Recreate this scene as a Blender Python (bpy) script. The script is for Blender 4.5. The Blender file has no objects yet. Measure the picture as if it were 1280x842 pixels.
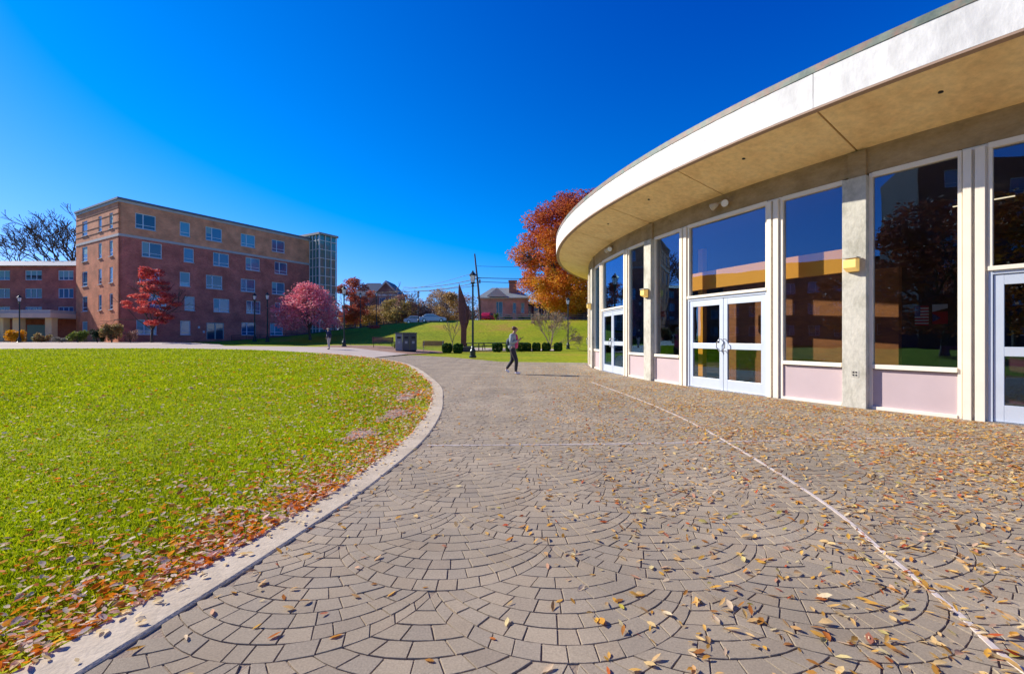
import bpy, bmesh, math, random
import numpy as np
from mathutils import Vector, Matrix
random.seed(7)
RNG = np.random.default_rng(11)
scn = bpy.context.scene
COL = scn.collection
rad = math.radians

# ------------------------------------------------------------------ terrain
def sm(a, b, t):
    t = max(0.0, min(1.0, (t - a) / (b - a)))
    return t * t * (3 - 2 * t)

def lerp(xs, x):
    if x <= xs[0][0]: return xs[0][1]
    for (a, b), (c, d) in zip(xs, xs[1:]):
        if x <= c: return b + (d - b) * (x - a) / (c - a)
    return xs[-1][1]

CREST = [(-44, .7), (-38, .9), (-30, 2.0), (-26, 2.6), (-17, 3.6), (-8, 4.05), (60, 4.05)]
def gz(X, Y):
    L = 1 - sm(-14, -4, X)
    l = .7 * sm(22, 53, Y)
    H = lerp(CREST, X)
    return L * l + sm(46, 72, Y) * (H - L * .7) + max(0, min(Y, 300) - 72) * .012

# ------------------------------------------------------------------ materials
MATS = {}
def mat(name, color=(.5, .5, .5), rough=.6, metal=0.0, spec=.5, noise=0.0, nscale=4.0, bump=0.0, bscale=40.0,
        ramp=None, island=None, coord='Object', transl=0.0, emis=None, detail=6, stretch=(1, 1, 1), noise2=0.0, n2scale=.4):
    """Principled material: optional colour noise, island-random ramp and bump."""
    if name in MATS: return MATS[name]
    m = bpy.data.materials.new(name); m.use_nodes = True
    nt = m.node_tree; N = nt.nodes; L = nt.links
    b = N['Principled BSDF']; out = N['Material Output']
    b.inputs['Roughness'].default_value = rough
    b.inputs['Metallic'].default_value = metal
    b.inputs['Specular IOR Level'].default_value = spec
    b.inputs['Base Color'].default_value = (*color, 1)
    tc = N.new('ShaderNodeTexCoord'); mp = N.new('ShaderNodeMapping')
    mp.inputs['Scale'].default_value = stretch
    L.new(tc.outputs[coord], mp.inputs['Vector'])
    cur = None
    if island:
        g = N.new('ShaderNodeNewGeometry'); r = N.new('ShaderNodeValToRGB')
        while len(r.color_ramp.elements) < len(island): r.color_ramp.elements.new(.5)
        for i, c in enumerate(island):
            e = r.color_ramp.elements[i]; e.position = i / (len(island) - 1); e.color = (*c, 1)
        L.new(g.outputs['Random Per Island'], r.inputs['Fac']); cur = r.outputs['Color']
    elif ramp:
        nz = N.new('ShaderNodeTexNoise'); nz.inputs['Scale'].default_value = nscale; nz.inputs['Detail'].default_value = detail
        nz.inputs['Roughness'].default_value = .62
        L.new(mp.outputs[0], nz.inputs['Vector'])
        r = N.new('ShaderNodeValToRGB')
        while len(r.color_ramp.elements) < len(ramp): r.color_ramp.elements.new(.5)
        for i, c in enumerate(ramp):
            e = r.color_ramp.elements[i]; e.position = .3 + .4 * i / (len(ramp) - 1); e.color = (*c, 1)
        L.new(nz.outputs['Fac'], r.inputs['Fac']); cur = r.outputs['Color']
    for amt, sc in ((noise, nscale), (noise2, n2scale)):
        if amt <= 0: continue
        nz = N.new('ShaderNodeTexNoise'); nz.inputs['Scale'].default_value = sc; nz.inputs['Detail'].default_value = detail
        nz.inputs['Roughness'].default_value = .62
        L.new(mp.outputs[0], nz.inputs['Vector'])
        mr = N.new('ShaderNodeMapRange')
        mr.inputs['From Min'].default_value = .28; mr.inputs['From Max'].default_value = .72
        mr.inputs['To Min'].default_value = 1 - amt; mr.inputs['To Max'].default_value = 1 + amt
        L.new(nz.outputs['Fac'], mr.inputs['Value'])
        vm = N.new('ShaderNodeVectorMath'); vm.operation = 'SCALE'
        if cur is None: vm.inputs[0].default_value = color
        else: L.new(cur, vm.inputs[0])
        L.new(mr.outputs[0], vm.inputs['Scale']); cur = vm.outputs[0]
    if cur is not None: L.new(cur, b.inputs['Base Color'])
    if bump > 0:
        nz = N.new('ShaderNodeTexNoise'); nz.inputs['Scale'].default_value = bscale; nz.inputs['Detail'].default_value = 5
        L.new(mp.outputs[0], nz.inputs['Vector'])
        bp = N.new('ShaderNodeBump'); bp.inputs['Strength'].default_value = bump; bp.inputs['Distance'].default_value = .02
        L.new(nz.outputs['Fac'], bp.inputs['Height']); L.new(bp.outputs[0], b.inputs['Normal'])
    if transl > 0:
        t = N.new('ShaderNodeBsdfTranslucent'); mx = N.new('ShaderNodeMixShader'); mx.inputs[0].default_value = transl
        if cur is not None: L.new(cur, t.inputs['Color'])
        else: t.inputs['Color'].default_value = (*color, 1)
        L.new(b.outputs[0], mx.inputs[1]); L.new(t.outputs[0], mx.inputs[2]); L.new(mx.outputs[0], out.inputs['Surface'])
    if emis:
        b.inputs['Emission Color'].default_value = (*emis[0], 1); b.inputs['Emission Strength'].default_value = emis[1]
    MATS[name] = m
    return m

def glass_mat(name, tint, fac, gcol=(.9, .95, 1), rough=.0):
    if name in MATS: return MATS[name]
    m = bpy.data.materials.new(name); m.use_nodes = True
    nt = m.node_tree; N = nt.nodes; L = nt.links
    N.remove(N['Principled BSDF'])
    t = N.new('ShaderNodeBsdfTransparent'); t.inputs[0].default_value = (*tint, 1)
    g = N.new('ShaderNodeBsdfGlossy'); g.inputs['Color'].default_value = (*gcol, 1); g.inputs['Roughness'].default_value = rough
    lw = N.new('ShaderNodeLayerWeight'); lw.inputs['Blend'].default_value = .5
    pw = N.new('ShaderNodeMath'); pw.operation = 'POWER'; pw.inputs[1].default_value = 3.0; L.new(lw.outputs['Facing'], pw.inputs[0])
    mr = N.new('ShaderNodeMapRange'); mr.inputs['To Min'].default_value = fac; mr.inputs['To Max'].default_value = .95
    L.new(pw.outputs[0], mr.inputs['Value'])
    nz = N.new('ShaderNodeTexNoise'); nz.inputs['Scale'].default_value = .8
    tc = N.new('ShaderNodeTexCoord'); L.new(tc.outputs['Object'], nz.inputs['Vector'])
    bp = N.new('ShaderNodeBump'); bp.inputs['Strength'].default_value = .06; bp.inputs['Distance'].default_value = .03
    L.new(nz.outputs['Fac'], bp.inputs['Height']); L.new(bp.outputs[0], g.inputs['Normal'])
    mx = N.new('ShaderNodeMixShader')
    L.new(mr.outputs[0], mx.inputs[0]); L.new(t.outputs[0], mx.inputs[1]); L.new(g.outputs[0], mx.inputs[2])
    L.new(mx.outputs[0], N['Material Output'].inputs['Surface'])
    MATS[name] = m
    return m

def brick_mat(name, c1, c2, mortar, rough=.85, sc=1.0, noise=.28):
    if name in MATS: return MATS[name]
    m = bpy.data.materials.new(name); m.use_nodes = True
    nt = m.node_tree; N = nt.nodes; L = nt.links
    b = N['Principled BSDF']; b.inputs['Roughness'].default_value = rough; b.inputs['Specular IOR Level'].default_value = .2
    uv = N.new('ShaderNodeUVMap'); uv.uv_map = 'UVMap'
    br = N.new('ShaderNodeTexBrick'); br.inputs['Scale'].default_value = sc
    br.inputs['Brick Width'].default_value = .22; br.inputs['Row Height'].default_value = .075; br.inputs['Mortar Size'].default_value = .008
    br.inputs['Color1'].default_value = (*c1, 1); br.inputs['Color2'].default_value = (*c2, 1); br.inputs['Mortar'].default_value = (*mortar, 1)
    L.new(uv.outputs[0], br.inputs['Vector'])
    nz = N.new('ShaderNodeTexNoise'); nz.inputs['Scale'].default_value = .7; nz.inputs['Detail'].default_value = 8
    L.new(uv.outputs[0], nz.inputs['Vector'])
    mr = N.new('ShaderNodeMapRange'); mr.inputs['From Min'].default_value = .3; mr.inputs['From Max'].default_value = .7
    mr.inputs['To Min'].default_value = 1 - noise; mr.inputs['To Max'].default_value = 1 + noise
    L.new(nz.outputs['Fac'], mr.inputs['Value'])
    vm = N.new('ShaderNodeVectorMath'); vm.operation = 'SCALE'
    L.new(br.outputs['Color'], vm.inputs[0]); L.new(mr.outputs[0], vm.inputs['Scale']); L.new(vm.outputs[0], b.inputs['Base Color'])
    MATS[name] = m
    return m

# ------------------------------------------------------------------ mesh builder
class MB:
    def __init__(s): s.v = []; s.f = []; s.uv = None
    def add(s, vs, fs):
        o = len(s.v); s.v.extend([tuple(x) for x in vs]); s.f.extend([tuple(o + i for i in f) for f in fs])
    def hexa(s, p):   # p: 8 points, bottom 4 ccw then top 4
        s.add(p, [(3, 2, 1, 0), (4, 5, 6, 7), (0, 1, 5, 4), (1, 2, 6, 5), (2, 3, 7, 6), (3, 0, 4, 7)])
    def box(s, x0, x1, y0, y1, z0, z1, o=(0, 0), u=(1, 0)):
        """axis box in a frame turned so that local x runs along u"""
        v = (-u[1], u[0])
        P = lambda a, b, c: (o[0] + a * u[0] + b * v[0], o[1] + a * u[1] + b * v[1], c)
        s.hexa([P(x0, y0, z0), P(x1, y0, z0), P(x1, y1, z0), P(x0, y1, z0), P(x0, y0, z1), P(x1, y0, z1), P(x1, y1, z1), P(x0, y1, z1)])
    def tube(s, pts, radii, n=8, cap=True):
        pts = [Vector(p) for p in pts]
        if not hasattr(radii, '__len__'): radii = [radii] * len(pts)
        o = len(s.v); up = Vector((.13, .31, .94)).normalized()
        for i, p in enumerate(pts):
            d = (pts[min(i + 1, len(pts) - 1)] - pts[max(i - 1, 0)])
            if d.length < 1e-9: d = Vector((0, 0, 1))
            d.normalize()
            a = d.cross(up)
            if a.length < .05: a = d.cross(Vector((1, 0, 0)))
            a.normalize(); b = d.cross(a)
            for k in range(n):
                t = 2 * math.pi * k / n
                s.v.append(tuple(p + (a * math.cos(t) + b * math.sin(t)) * radii[i]))
        for i in range(len(pts) - 1):
            for k in range(n):
                k2 = (k + 1) % n
                s.f.append((o + i * n + k, o + i * n + k2, o + (i + 1) * n + k2, o + (i + 1) * n + k))
        if cap:
            s.f.append(tuple(o + k for k in range(n))[::-1]); s.f.append(tuple(o + (len(pts) - 1) * n + k for k in range(n)))
    def lathe(s, prof, c=(0, 0), n=16):
        o = len(s.v)
        for r, z in prof:
            for k in range(n):
                t = 2 * math.pi * k / n; s.v.append((c[0] + r * math.cos(t), c[1] + r * math.sin(t), z))
        for i in range(len(prof) - 1):
            for k in range(n):
                k2 = (k + 1) % n
                s.f.append((o + i * n + k, o + i * n + k2, o + (i + 1) * n + k2, o + (i + 1) * n + k))
        s.f.append(tuple(o + k for k in range(n))[::-1]); s.f.append(tuple(o + (len(prof) - 1) * n + k for k in range(n)))
    def prism(s, poly, z0, z1):
        n = len(poly); s.add([(x, y, z0) for x, y in poly] + [(x, y, z1) for x, y in poly],
                             [tuple(range(n))[::-1], tuple(range(n, 2 * n))] + [(i, (i + 1) % n, n + (i + 1) % n, n + i) for i in range(n)])
    def extr(s, poly, o, a, b, c, d0, d1):
        """polygon in plane (a,b) extruded along c from d0 to d1"""
        o, a, b, c = Vector(o), Vector(a), Vector(b), Vector(c); n = len(poly)
        s.add([o + a * x + b * y + c * d0 for x, y in poly] + [o + a * x + b * y + c * d1 for x, y in poly],
              [tuple(range(n))[::-1], tuple(range(n, 2 * n))] + [(i, (i + 1) % n, n + (i + 1) % n, n + i) for i in range(n)])

def fast_mesh(name, V, F):
    """V (n,3) array, F (m,k) array -> mesh"""
    V = np.asarray(V, dtype=np.float32); F = np.asarray(F, dtype=np.int32); m, k = F.shape
    me = bpy.data.meshes.new(name)
    me.vertices.add(len(V)); me.vertices.foreach_set('co', V.ravel())
    me.loops.add(m * k); me.loops.foreach_set('vertex_index', F.ravel())
    me.polygons.add(m); me.polygons.foreach_set('loop_start', np.arange(0, m * k, k, dtype=np.int32))
    try: me.polygons.foreach_set('loop_total', np.full(m, k, dtype=np.int32))
    except Exception: pass
    me.update(calc_edges=True)
    return me

def wloc(o):
    x = Vector((0, 0, 0))
    while o is not None: x += o.location; o = o.parent
    return x

def obj(name, mb, m, parent=None, smooth=False, bevel=0, loc=None):
    if isinstance(mb, MB):
        w = wloc(parent) if parent else Vector((0, 0, 0))
        if loc is not None: w = Vector(loc)
        me = bpy.data.meshes.new(name)
        me.from_pydata([(x - w.x, y - w.y, z - w.z) for x, y, z in mb.v], [], mb.f); me.update()
        if not mb.uv:
            bm = bmesh.new(); bm.from_mesh(me); bmesh.ops.recalc_face_normals(bm, faces=bm.faces); bm.to_mesh(me); bm.free()
        if mb.uv:
            ul = me.uv_layers.new(name='UVMap')
            for p, uvs in zip(me.polygons, mb.uv):
                for li, c in zip(p.loop_indices, uvs): ul.data[li].uv = c
    else: me = mb
    o = bpy.data.objects.new(name, me); COL.objects.link(o)
    if m: me.materials.append(m)
    if smooth:
        me.polygons.foreach_set('use_smooth', [True] * len(me.polygons))
    if parent: o.parent = parent
    elif loc is not None: o.location = loc
    if bevel:
        bv = o.modifiers.new('Bevel', 'BEVEL'); bv.width = bevel; bv.segments = 2; bv.limit_method = 'ANGLE'
    return o

def tag(o, label=None, cat=None, group=None, kind=None):
    if label: o['label'] = label
    if cat: o['category'] = cat
    if group: o['group'] = group
    if kind: o['kind'] = kind
    return o

def thing(name, label, cat, loc=(0, 0, 0), group=None):
    o = bpy.data.objects.new(name, None); COL.objects.link(o); o.location = loc; o.empty_display_size = .3
    return tag(o, label, cat, group)

def copy_tree(o, parent=None, kids=None):
    c = o.copy(); COL.objects.link(c)
    if parent: c.parent = parent
    for ch in [x for x in list(bpy.data.objects) if x.parent == o]: copy_tree(ch, c)
    return c

# ------------------------------------------------------------------ palette
M_conc_white = mat('fascia_concrete', (.8, .8, .8), .8, ramp=[(.56, .55, .54), (.70, .69, .67), (.77, .75, .72)], nscale=1.3, noise2=.16, n2scale=6, bump=.2, bscale=20, stretch=(1, 1, .5))
M_soffit = mat('soffit_concrete', ramp=[(.82, .56, .27), (.92, .67, .34), (.95, .72, .39)], nscale=1.6, rough=.85, noise2=.14, n2scale=9, bump=.12, bscale=30)  # ochre tint carries warm ground bounce light in the base colour
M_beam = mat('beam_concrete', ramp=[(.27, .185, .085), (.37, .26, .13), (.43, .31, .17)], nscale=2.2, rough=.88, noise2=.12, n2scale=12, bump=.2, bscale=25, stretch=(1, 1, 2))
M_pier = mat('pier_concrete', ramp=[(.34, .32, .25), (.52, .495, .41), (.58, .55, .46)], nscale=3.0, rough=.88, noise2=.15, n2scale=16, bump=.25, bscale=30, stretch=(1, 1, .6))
M_cream = mat('cream_metal', (.86, .77, .62), .5, noise=.05, nscale=3)
M_panel = mat('pale_panel', (.50, .395, .40), .6, noise=.05, nscale=2)
M_alu = mat('door_aluminium', (.60, .66, .74), .38, .25, noise=.05, nscale=3)
M_steel = mat('steel_handle', (.55, .56, .58), .25, .9)
M_copper = mat('coping_copper', ramp=[(.08, .12, .10), (.16, .19, .15), (.26, .15, .11), (.12, .20, .16)], nscale=2.2, rough=.6, noise2=.3, n2scale=6)
M_glass = glass_mat('tinted_glass', (.90, .88, .86), .12, (.26, .52, .80))
def win_glass():
    m = mat('window_glass', (.03, .13, .24), .06, 0.0, spec=1.0); nt = m.node_tree; N = nt.nodes
    oi = N.new('ShaderNodeObjectInfo'); r = N.new('ShaderNodeValToRGB')
    for i, (p_, c_) in enumerate(((0, (.015, .04, .07)), (.45, (.03, .11, .22)), (.8, (.06, .24, .38)), (1, (.12, .34, .40)))):  # pane blues carry mirrored sky in the base colour
        if i > 1: r.color_ramp.elements.new(p_)
        r.color_ramp.elements[i].position = p_; r.color_ramp.elements[i].color = (*c_, 1)
    nt.links.new(oi.outputs['Random'], r.inputs['Fac']); nt.links.new(r.outputs[0], N['Principled BSDF'].inputs['Base Color']); return m
M_winglass = win_glass()
M_rubber = mat('black_rubber', (.02, .02, .02), .7)
M_blackmetal = mat('black_metal', (.015, .018, .02), .45, .3)
M_lens = mat('amber_lens', (.80, .55, .16), .4, emis=((1, .6, .15), .25))
M_whiteplastic = mat('lamp_glass', (.80, .82, .86), .3)
M_bark = mat('bark', ramp=[(.05, .035, .025), (.12, .09, .07)], nscale=6, rough=.9, bump=.4, bscale=20, stretch=(1, 1, .3))
M_barkgrey = mat('grey_bark', ramp=[(.09, .07, .07), (.20, .16, .15)], nscale=6, rough=.9)
M_wood = mat('bench_wood', ramp=[(.20, .07, .045), (.32, .13, .09)], nscale=8, rough=.6, stretch=(1, 6, 6))

GROUND_RAMP = [(.15, .19, .008), (.21, .26, .008), (.27, .28, .012), (.34, .22, .04)]
M_grass = mat('grass_ground', ramp=GROUND_RAMP, nscale=.16, rough=.95, spec=.1, noise2=.45, n2scale=4, bump=.8, bscale=30, detail=9)
M_lawn = mat('lawn_soil_grass', ramp=[(.16, .20, .004), (.25, .30, .005), (.33, .36, .008)], nscale=.5, rough=.95, spec=.1, noise2=.4, n2scale=14, bump=.9, bscale=40, detail=9)
M_blade = mat('grass_blade', island=[(.22, .32, .004), (.34, .45, .005), (.45, .52, .006), (.58, .57, .012), (.18, .27, .004)], rough=.75, spec=.08, noise2=.22, n2scale=.6, transl=.35)
M_curb = mat('curb_concrete', ramp=[(.40, .32, .22), (.50, .41, .29), (.56, .47, .34)], nscale=2.5, rough=.9, noise2=.14, n2scale=22, bump=.2, bscale=50)
M_bed = mat('joint_sand', (.26, .195, .14), .95, noise=.3, nscale=12, bump=.4, bscale=90)
M_stone = mat('paving_stone', island=[(.285, .228, .162), (.32, .258, .18), (.335, .27, .186), (.295, .243, .178), (.365, .292, .20), (.31, .243, .165)], rough=.85, spec=.25,
              noise=.22, nscale=110, noise2=.22, n2scale=.8, bump=.2, bscale=260)
M_line = mat('joint_line', (.56, .48, .42), .8, noise=.2, nscale=12)
M_path = mat('path_concrete', ramp=[(.40, .32, .26), (.48, .40, .33)], nscale=.8, rough=.9, noise2=.1, n2scale=5)
M_mulch = mat('mulch', ramp=[(.20, .10, .06), (.32, .18, .12)], nscale=3, rough=.95, noise2=.3, n2scale=14)
M_asphalt = mat('asphalt', (.055, .058, .07), .9, noise=.2, nscale=2)

# ------------------------------------------------------------------ camera, world, sun
cam = bpy.data.cameras.new('Camera'); camo = bpy.data.objects.new('Camera', cam); COL.objects.link(camo)
cam.sensor_width = 36; cam.lens = 16.0; cam.clip_end = 6000; cam.clip_start = .05
camo.location = (0, 0, 1.28); camo.rotation_euler = (rad(90), 0, 0); cam.shift_y = 0.0005
scn.camera = camo
SUN = Vector((-.935 * math.cos(rad(31.5)), .354 * math.cos(rad(31.5)), math.sin(rad(31.5)))).normalized()
sl = bpy.data.lights.new('Sun', 'SUN'); so = bpy.data.objects.new('Sun', sl); COL.objects.link(so)
sl.energy = 4.4; sl.angle = rad(.53); sl.color = (1, .93, .82)
so.rotation_euler = SUN.to_track_quat('Z', 'Y').to_euler(); so.location = (-40, 10, 60)
w = bpy.data.worlds.new('World'); scn.world = w; w.use_nodes = True
nt = w.node_tree; N = nt.nodes; L = nt.links
sky = N.new('ShaderNodeTexSky'); sky.sky_type = 'NISHITA'; sky.sun_disc = False
sky.sun_elevation = rad(31.5); sky.sun_rotation = math.atan2(SUN.x, SUN.y)
sky.air_density = 1.0; sky.dust_density = .15; sky.ozone_density = 3.0; sky.altitude = 100
hs = N.new('ShaderNodeVectorMath'); hs.operation = 'MULTIPLY_ADD'          # deep polarised blue of the autumn sky
hs.inputs[1].default_value = (.48, .47, .78); hs.inputs[2].default_value = (-1.18, -.37, 0)
hm = N.new('ShaderNodeVectorMath'); hm.operation = 'MAXIMUM'; hm.inputs[1].default_value = (0, 0, 0)
L.new(sky.outputs[0], hs.inputs[0]); L.new(hs.outputs[0], hm.inputs[0]); L.new(hm.outputs[0], N['Background'].inputs['Color'])
N['Background'].inputs['Strength'].default_value = .14
scn.view_settings.view_transform = 'Standard'; scn.view_settings.look = 'None'; scn.view_settings.gamma = 1
scn.view_settings.exposure = .75
scn.cycles.max_bounces = 8; scn.cycles.diffuse_bounces = 4; scn.cycles.transparent_max_bounces = 12
scn.cycles.use_denoising = True

# ------------------------------------------------------------------ ground
def grid_ground():
    xs = [-2500, -1200, -600, -300, -180, -120] + list(range(-100, 61, 1)) + [80, 120, 180, 300, 600, 1200, 2500]
    ys = [-2500, -1200, -500, -200, -100, -60, -40] + list(range(-30, 131, 1)) + [150, 180, 240, 300, 450, 700, 1200, 3000]
    V = [(x, y, gz(x, y) - .05) for y in ys for x in xs]; nx = len(xs)
    F = [(j * nx + i, j * nx + i + 1, (j + 1) * nx + i + 1, (j + 1) * nx + i) for j in range(len(ys) - 1) for i in range(nx - 1)]
    return fast_mesh('ground', V, F)
tag(obj('ground', grid_ground(), M_grass, smooth=True), kind='structure')

def catmull(P, n):
    out = []
    for i in range(len(P) - 1):
        p0, p1, p2, p3 = P[max(i - 1, 0)], P[i], P[i + 1], P[min(i + 2, len(P) - 1)]
        for k in range(n):
            t = k / n
            out.append(tuple(.5 * ((2 * p1[a]) + (-p0[a] + p2[a]) * t + (2 * p0[a] - 5 * p1[a] + 4 * p2[a] - p3[a]) * t * t + (-p0[a] + 3 * p1[a] - 3 * p2[a] + p3[a]) * t ** 3) for a in (0, 1)))
    out.append(P[-1]); return out
CURB = catmull([(-7.5, -9), (-3.7, -4.0), (-2.05, .2), (-1.62, 1.74), (-1.36, 2.96), (-1.18, 4.16), (-1.09, 6.16), (-1.37, 9.08), (-2.26, 13.42), (-5.31, 22.56), (-9.6, 29.2),
                (-16.1, 33.92), (-21.89, 36.64), (-29.46, 38.1), (-35.93, 37.86), (-42.5, 37.3), (-62, 35)], 10)
def offset_line(P, d):
    out = []
    for i, p in enumerate(P):
        a, b = P[max(i - 1, 0)], P[min(i + 1, len(P) - 1)]
        t = Vector((b[0] - a[0], b[1] - a[1])).normalized()
        out.append((p[0] - t.y * d, p[1] + t.x * d))    # d>0: to the left of travel (lawn side)
    return out
CURB_IN = offset_line(CURB, .25)
def strip(A, B, off, sub=1, bot=None):
    """ribbon between two polylines draped on the terrain"""
    V = []; F = []
    for a, b in zip(A, B):
        for k in range(sub + 1):
            t = k / sub; x, y = a[0] + (b[0] - a[0]) * t, a[1] + (b[1] - a[1]) * t
            V.append((x, y, gz(x, y) + off))
    n = sub + 1
    for i in range(len(A) - 1):
        for k in range(sub): F.append((i * n + k, (i + 1) * n + k, (i + 1) * n + k + 1, i * n + k + 1))
    return V, F
# curb: a real profile swept along the line
mb = MB(); prof = [(0, -.05), (0, .012), (.015, .02), (.235, .026), (.25, .018), (.25, -.05)]
lines = [[(x, y, gz(x, y) + h) for x, y in offset_line(CURB, d)] for d, h in prof]
n = len(CURB)
for l in lines: mb.v.extend(l)
for j in range(len(prof) - 1):
    for i in range(n - 1): mb.f.append((j * n + i, (j + 1) * n + i, (j + 1) * n + i + 1, j * n + i + 1))
tag(obj('curb', mb, M_curb), 'pale concrete kerb curving round the lawn', None, kind='structure')
# lawn: rings from the curb to a centre
LC = (-34.0, 14.0)
def lawn_mesh():
    ring = CURB_IN + [(-70, 30), (-75, 10), (-70, -10), (-40, -18), (-15, -15)]
    V = []; F = []; n = len(ring); R = 40
    for j in range(R + 1):
        t = j / R
        for x, y in ring:
            X, Y = x + (LC[0] - x) * t, y + (LC[1] - y) * t
            V.append((X, Y, gz(X, Y) + .008 + .012 * min(1, t * 12)))
    for j in range(R):
        for i in range(n):
            k = (i + 1) % n; F.append((j * n + i, (j + 1) * n + i, (j + 1) * n + k, j * n + k))
    return fast_mesh('lawn', V, F)
tag(obj('lawn', lawn_mesh(), M_lawn), kind='structure')

# ---- pavilion geometry helpers
CX, CY, R = 24.382, 18.891, 20.938
MOD = 360 / 23
A0 = 22.47                     # centre of the nearest door module
def P(a, r, z): return (CX - r * math.cos(rad(a)), CY - r * math.sin(rad(a)), z)
def seg_arc(mb, a0, a1, r0, r1, z0, z1, n=None, zs=None):
    """curved box; zs=(z0_inner,z0_outer,z1_inner,z1_outer) for sloping ones"""
    if n is None: n = max(1, int(abs(a1 - a0) / 1.6 + .5))
    if zs is None: zs = (z0, z0, z1, z1)
    o = len(mb.v)
    for i in range(n + 1):
        a = a0 + (a1 - a0) * i / n
        mb.v.extend([P(a, r0, zs[0]), P(a, r1, zs[1]), P(a, r1, zs[3]), P(a, r0, zs[2])])
    for i in range(n):
        b = o + i * 4
        for k in range(4):
            k2 = (k + 1) % 4; mb.f.append((b + k, b + k2, b + 4 + k2, b + 4 + k))
    mb.f.append((o, o + 3, o + 2, o + 1)); b = o + n * 4; mb.f.append((b, b + 1, b + 2, b + 3))

# ---- paving bed
right_edge = [(CX - (R - .5) * math.cos(rad(a)), CY - (R - .5) * math.sin(rad(a))) for a in np.arange(-11, 80, 1.5)]
poly = [p for p in CURB if -9 <= p[1] <= 29.3] + [(-7.6, 33.3), (-4.18, 29.74), (-.56, 23.82), (3.75, 22.9)] + right_edge + [(20, -12), (-7, -12)]
me = bpy.data.meshes.new('paving_bed'); me.from_pydata([(x, y, .003) for x, y in poly], [], [tuple(range(len(poly)))]); me.update()
tag(obj('paving_bed', me, M_bed), kind='structure')

# ---- fan-laid paving stones (real stones, sand joints between)
def in_poly(px, py, poly):
    c = np.zeros(len(px), bool); n = len(poly); j = n - 1
    for i in range(n):
        xi, yi = poly[i]; xj, yj = poly[j]
        if yi != yj:
            t = ((yi > py) != (yj > py)) & (px < (xj - xi) * (py - yi) / (yj - yi) + xi); c ^= t
        j = i
    return c
def stones():
    w_ = .64; Ra = .68; th = .1065; nr_ = 9
    sag = Ra - math.sqrt(Ra * Ra - w_ * w_); H = nr_ * th - sag
    B = lambda x: Ra - math.sqrt(max(0, Ra * Ra - x * x))
    def xlim(off):                      # where an arc meets the neighbouring fan
        if off + B(w_) <= H: return w_
        lo, hi = 0.0, w_
        for _ in range(40):
            m_ = (lo + hi) / 2
            if off + B(m_) < H + B(w_ - m_): lo = m_
            else: hi = m_
        return lo
    def fan():
        out = []
        for k in range(nr_):
            o0, o1 = k * th, (k + 1) * th
            x0, x1 = xlim(o0), (xlim(o1) if k < nr_ - 1 else .004)
            a0, a1 = math.asin(x0 / Ra), math.asin(x1 / Ra)
            n = max(1, int(round((a0 + a1) * Ra / .114)))
            cuts = np.linspace(-1, 1, n + 1)
            if n > 1: cuts[1:-1] += RNG.uniform(-.16, .16, n - 1) * 2 / n
            for a_, b_ in zip(cuts, cuts[1:]):
                m_ = (a_ + b_) / 2
                out.append([(Ra * math.sin(t * aa), oo + B(Ra * math.sin(t * aa))) for oo, aa, t in ((o0, a0, a_), (o0, a0, m_), (o0, a0, b_), (o1, a1, b_), (o1, a1, m_), (o1, a1, a_))])
        return out
    fans = [np.array(fan()) for _ in range(6)]
    allQ = []
    for j in range(-1, 70):
        for i in range(-12, 13):
            c0 = (i * 2 * w_ + (j % 2) * w_ - .40, j * H + .25)
            if c0[1] > 30: continue
            allQ.append(fans[RNG.integers(0, 6)] + np.array(c0))
    Q = np.concatenate(allQ)                                 # (n,6,2)
    c = Q.mean(axis=1)
    okc = (c[:, 1] > .6) & in_poly(c[:, 0], c[:, 1], poly) & (np.hypot(c[:, 0] - CX, c[:, 1] - CY) > R + .12)
    Q = Q[okc]; n = len(Q); K = 6
    Q = Q + RNG.uniform(-.0015, .0015, Q.shape)
    # inset every side by g: move each edge inwards and intersect
    def inset(Q, g):
        nx = np.roll(Q, -1, axis=1); e = nx - Q; ln = np.linalg.norm(e, axis=2, keepdims=True) + 1e-6; e = e / ln
        nr = np.stack([-e[:, :, 1], e[:, :, 0]], 2)         # inward for ccw
        cen = Q.mean(axis=1, keepdims=True); mid = (Q + nx) / 2
        sgn = np.sign(((cen - mid) * nr).sum(2, keepdims=True)); nr = nr * sgn
        pn = np.roll(nr, 1, axis=1); b = nr + pn; d = np.maximum((nr * b).sum(2, keepdims=True), .45)
        return Q + b / d * g
    g = RNG.uniform(.0014, .0034, (n, 1, 1))
    top = inset(Q, g + .0022); mid = inset(Q, g + .0006); bot = inset(Q, g)
    h = RNG.uniform(.0085, .0112, (n, 1)); sl_ = RNG.uniform(-.009, .009, (n, 2)); cc = Q - Q.mean(axis=1, keepdims=True); tilt = (cc * sl_[:, None, :]).sum(2)
    Z = lambda A, zz: np.concatenate([A, zz[:, :, None]], axis=2)
    V = np.concatenate([Z(top, h + tilt), Z(mid, h + tilt - .0012), Z(bot, np.full((n, K), -.004))], axis=1)
    f = [(0, 1, 4, 5), (1, 2, 3, 4)]
    for k in range(K):
        k2 = (k + 1) % K
        f += [(K + k, K + k2, k2, k), (2 * K + k, 2 * K + k2, K + k2, K + k)]
    F = (np.array(f)[None] + (np.arange(n) * 3 * K)[:, None, None]).reshape(-1, 4)
    me = fast_mesh('paving_stones', V.reshape(-1, 3), F)
    me.polygons.foreach_set('use_smooth', [False] * len(me.polygons)); me.update()
    return me
tag(obj('paving', stones(), M_stone), 'grey brown paving stones laid in repeating fans', kind='structure')

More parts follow.
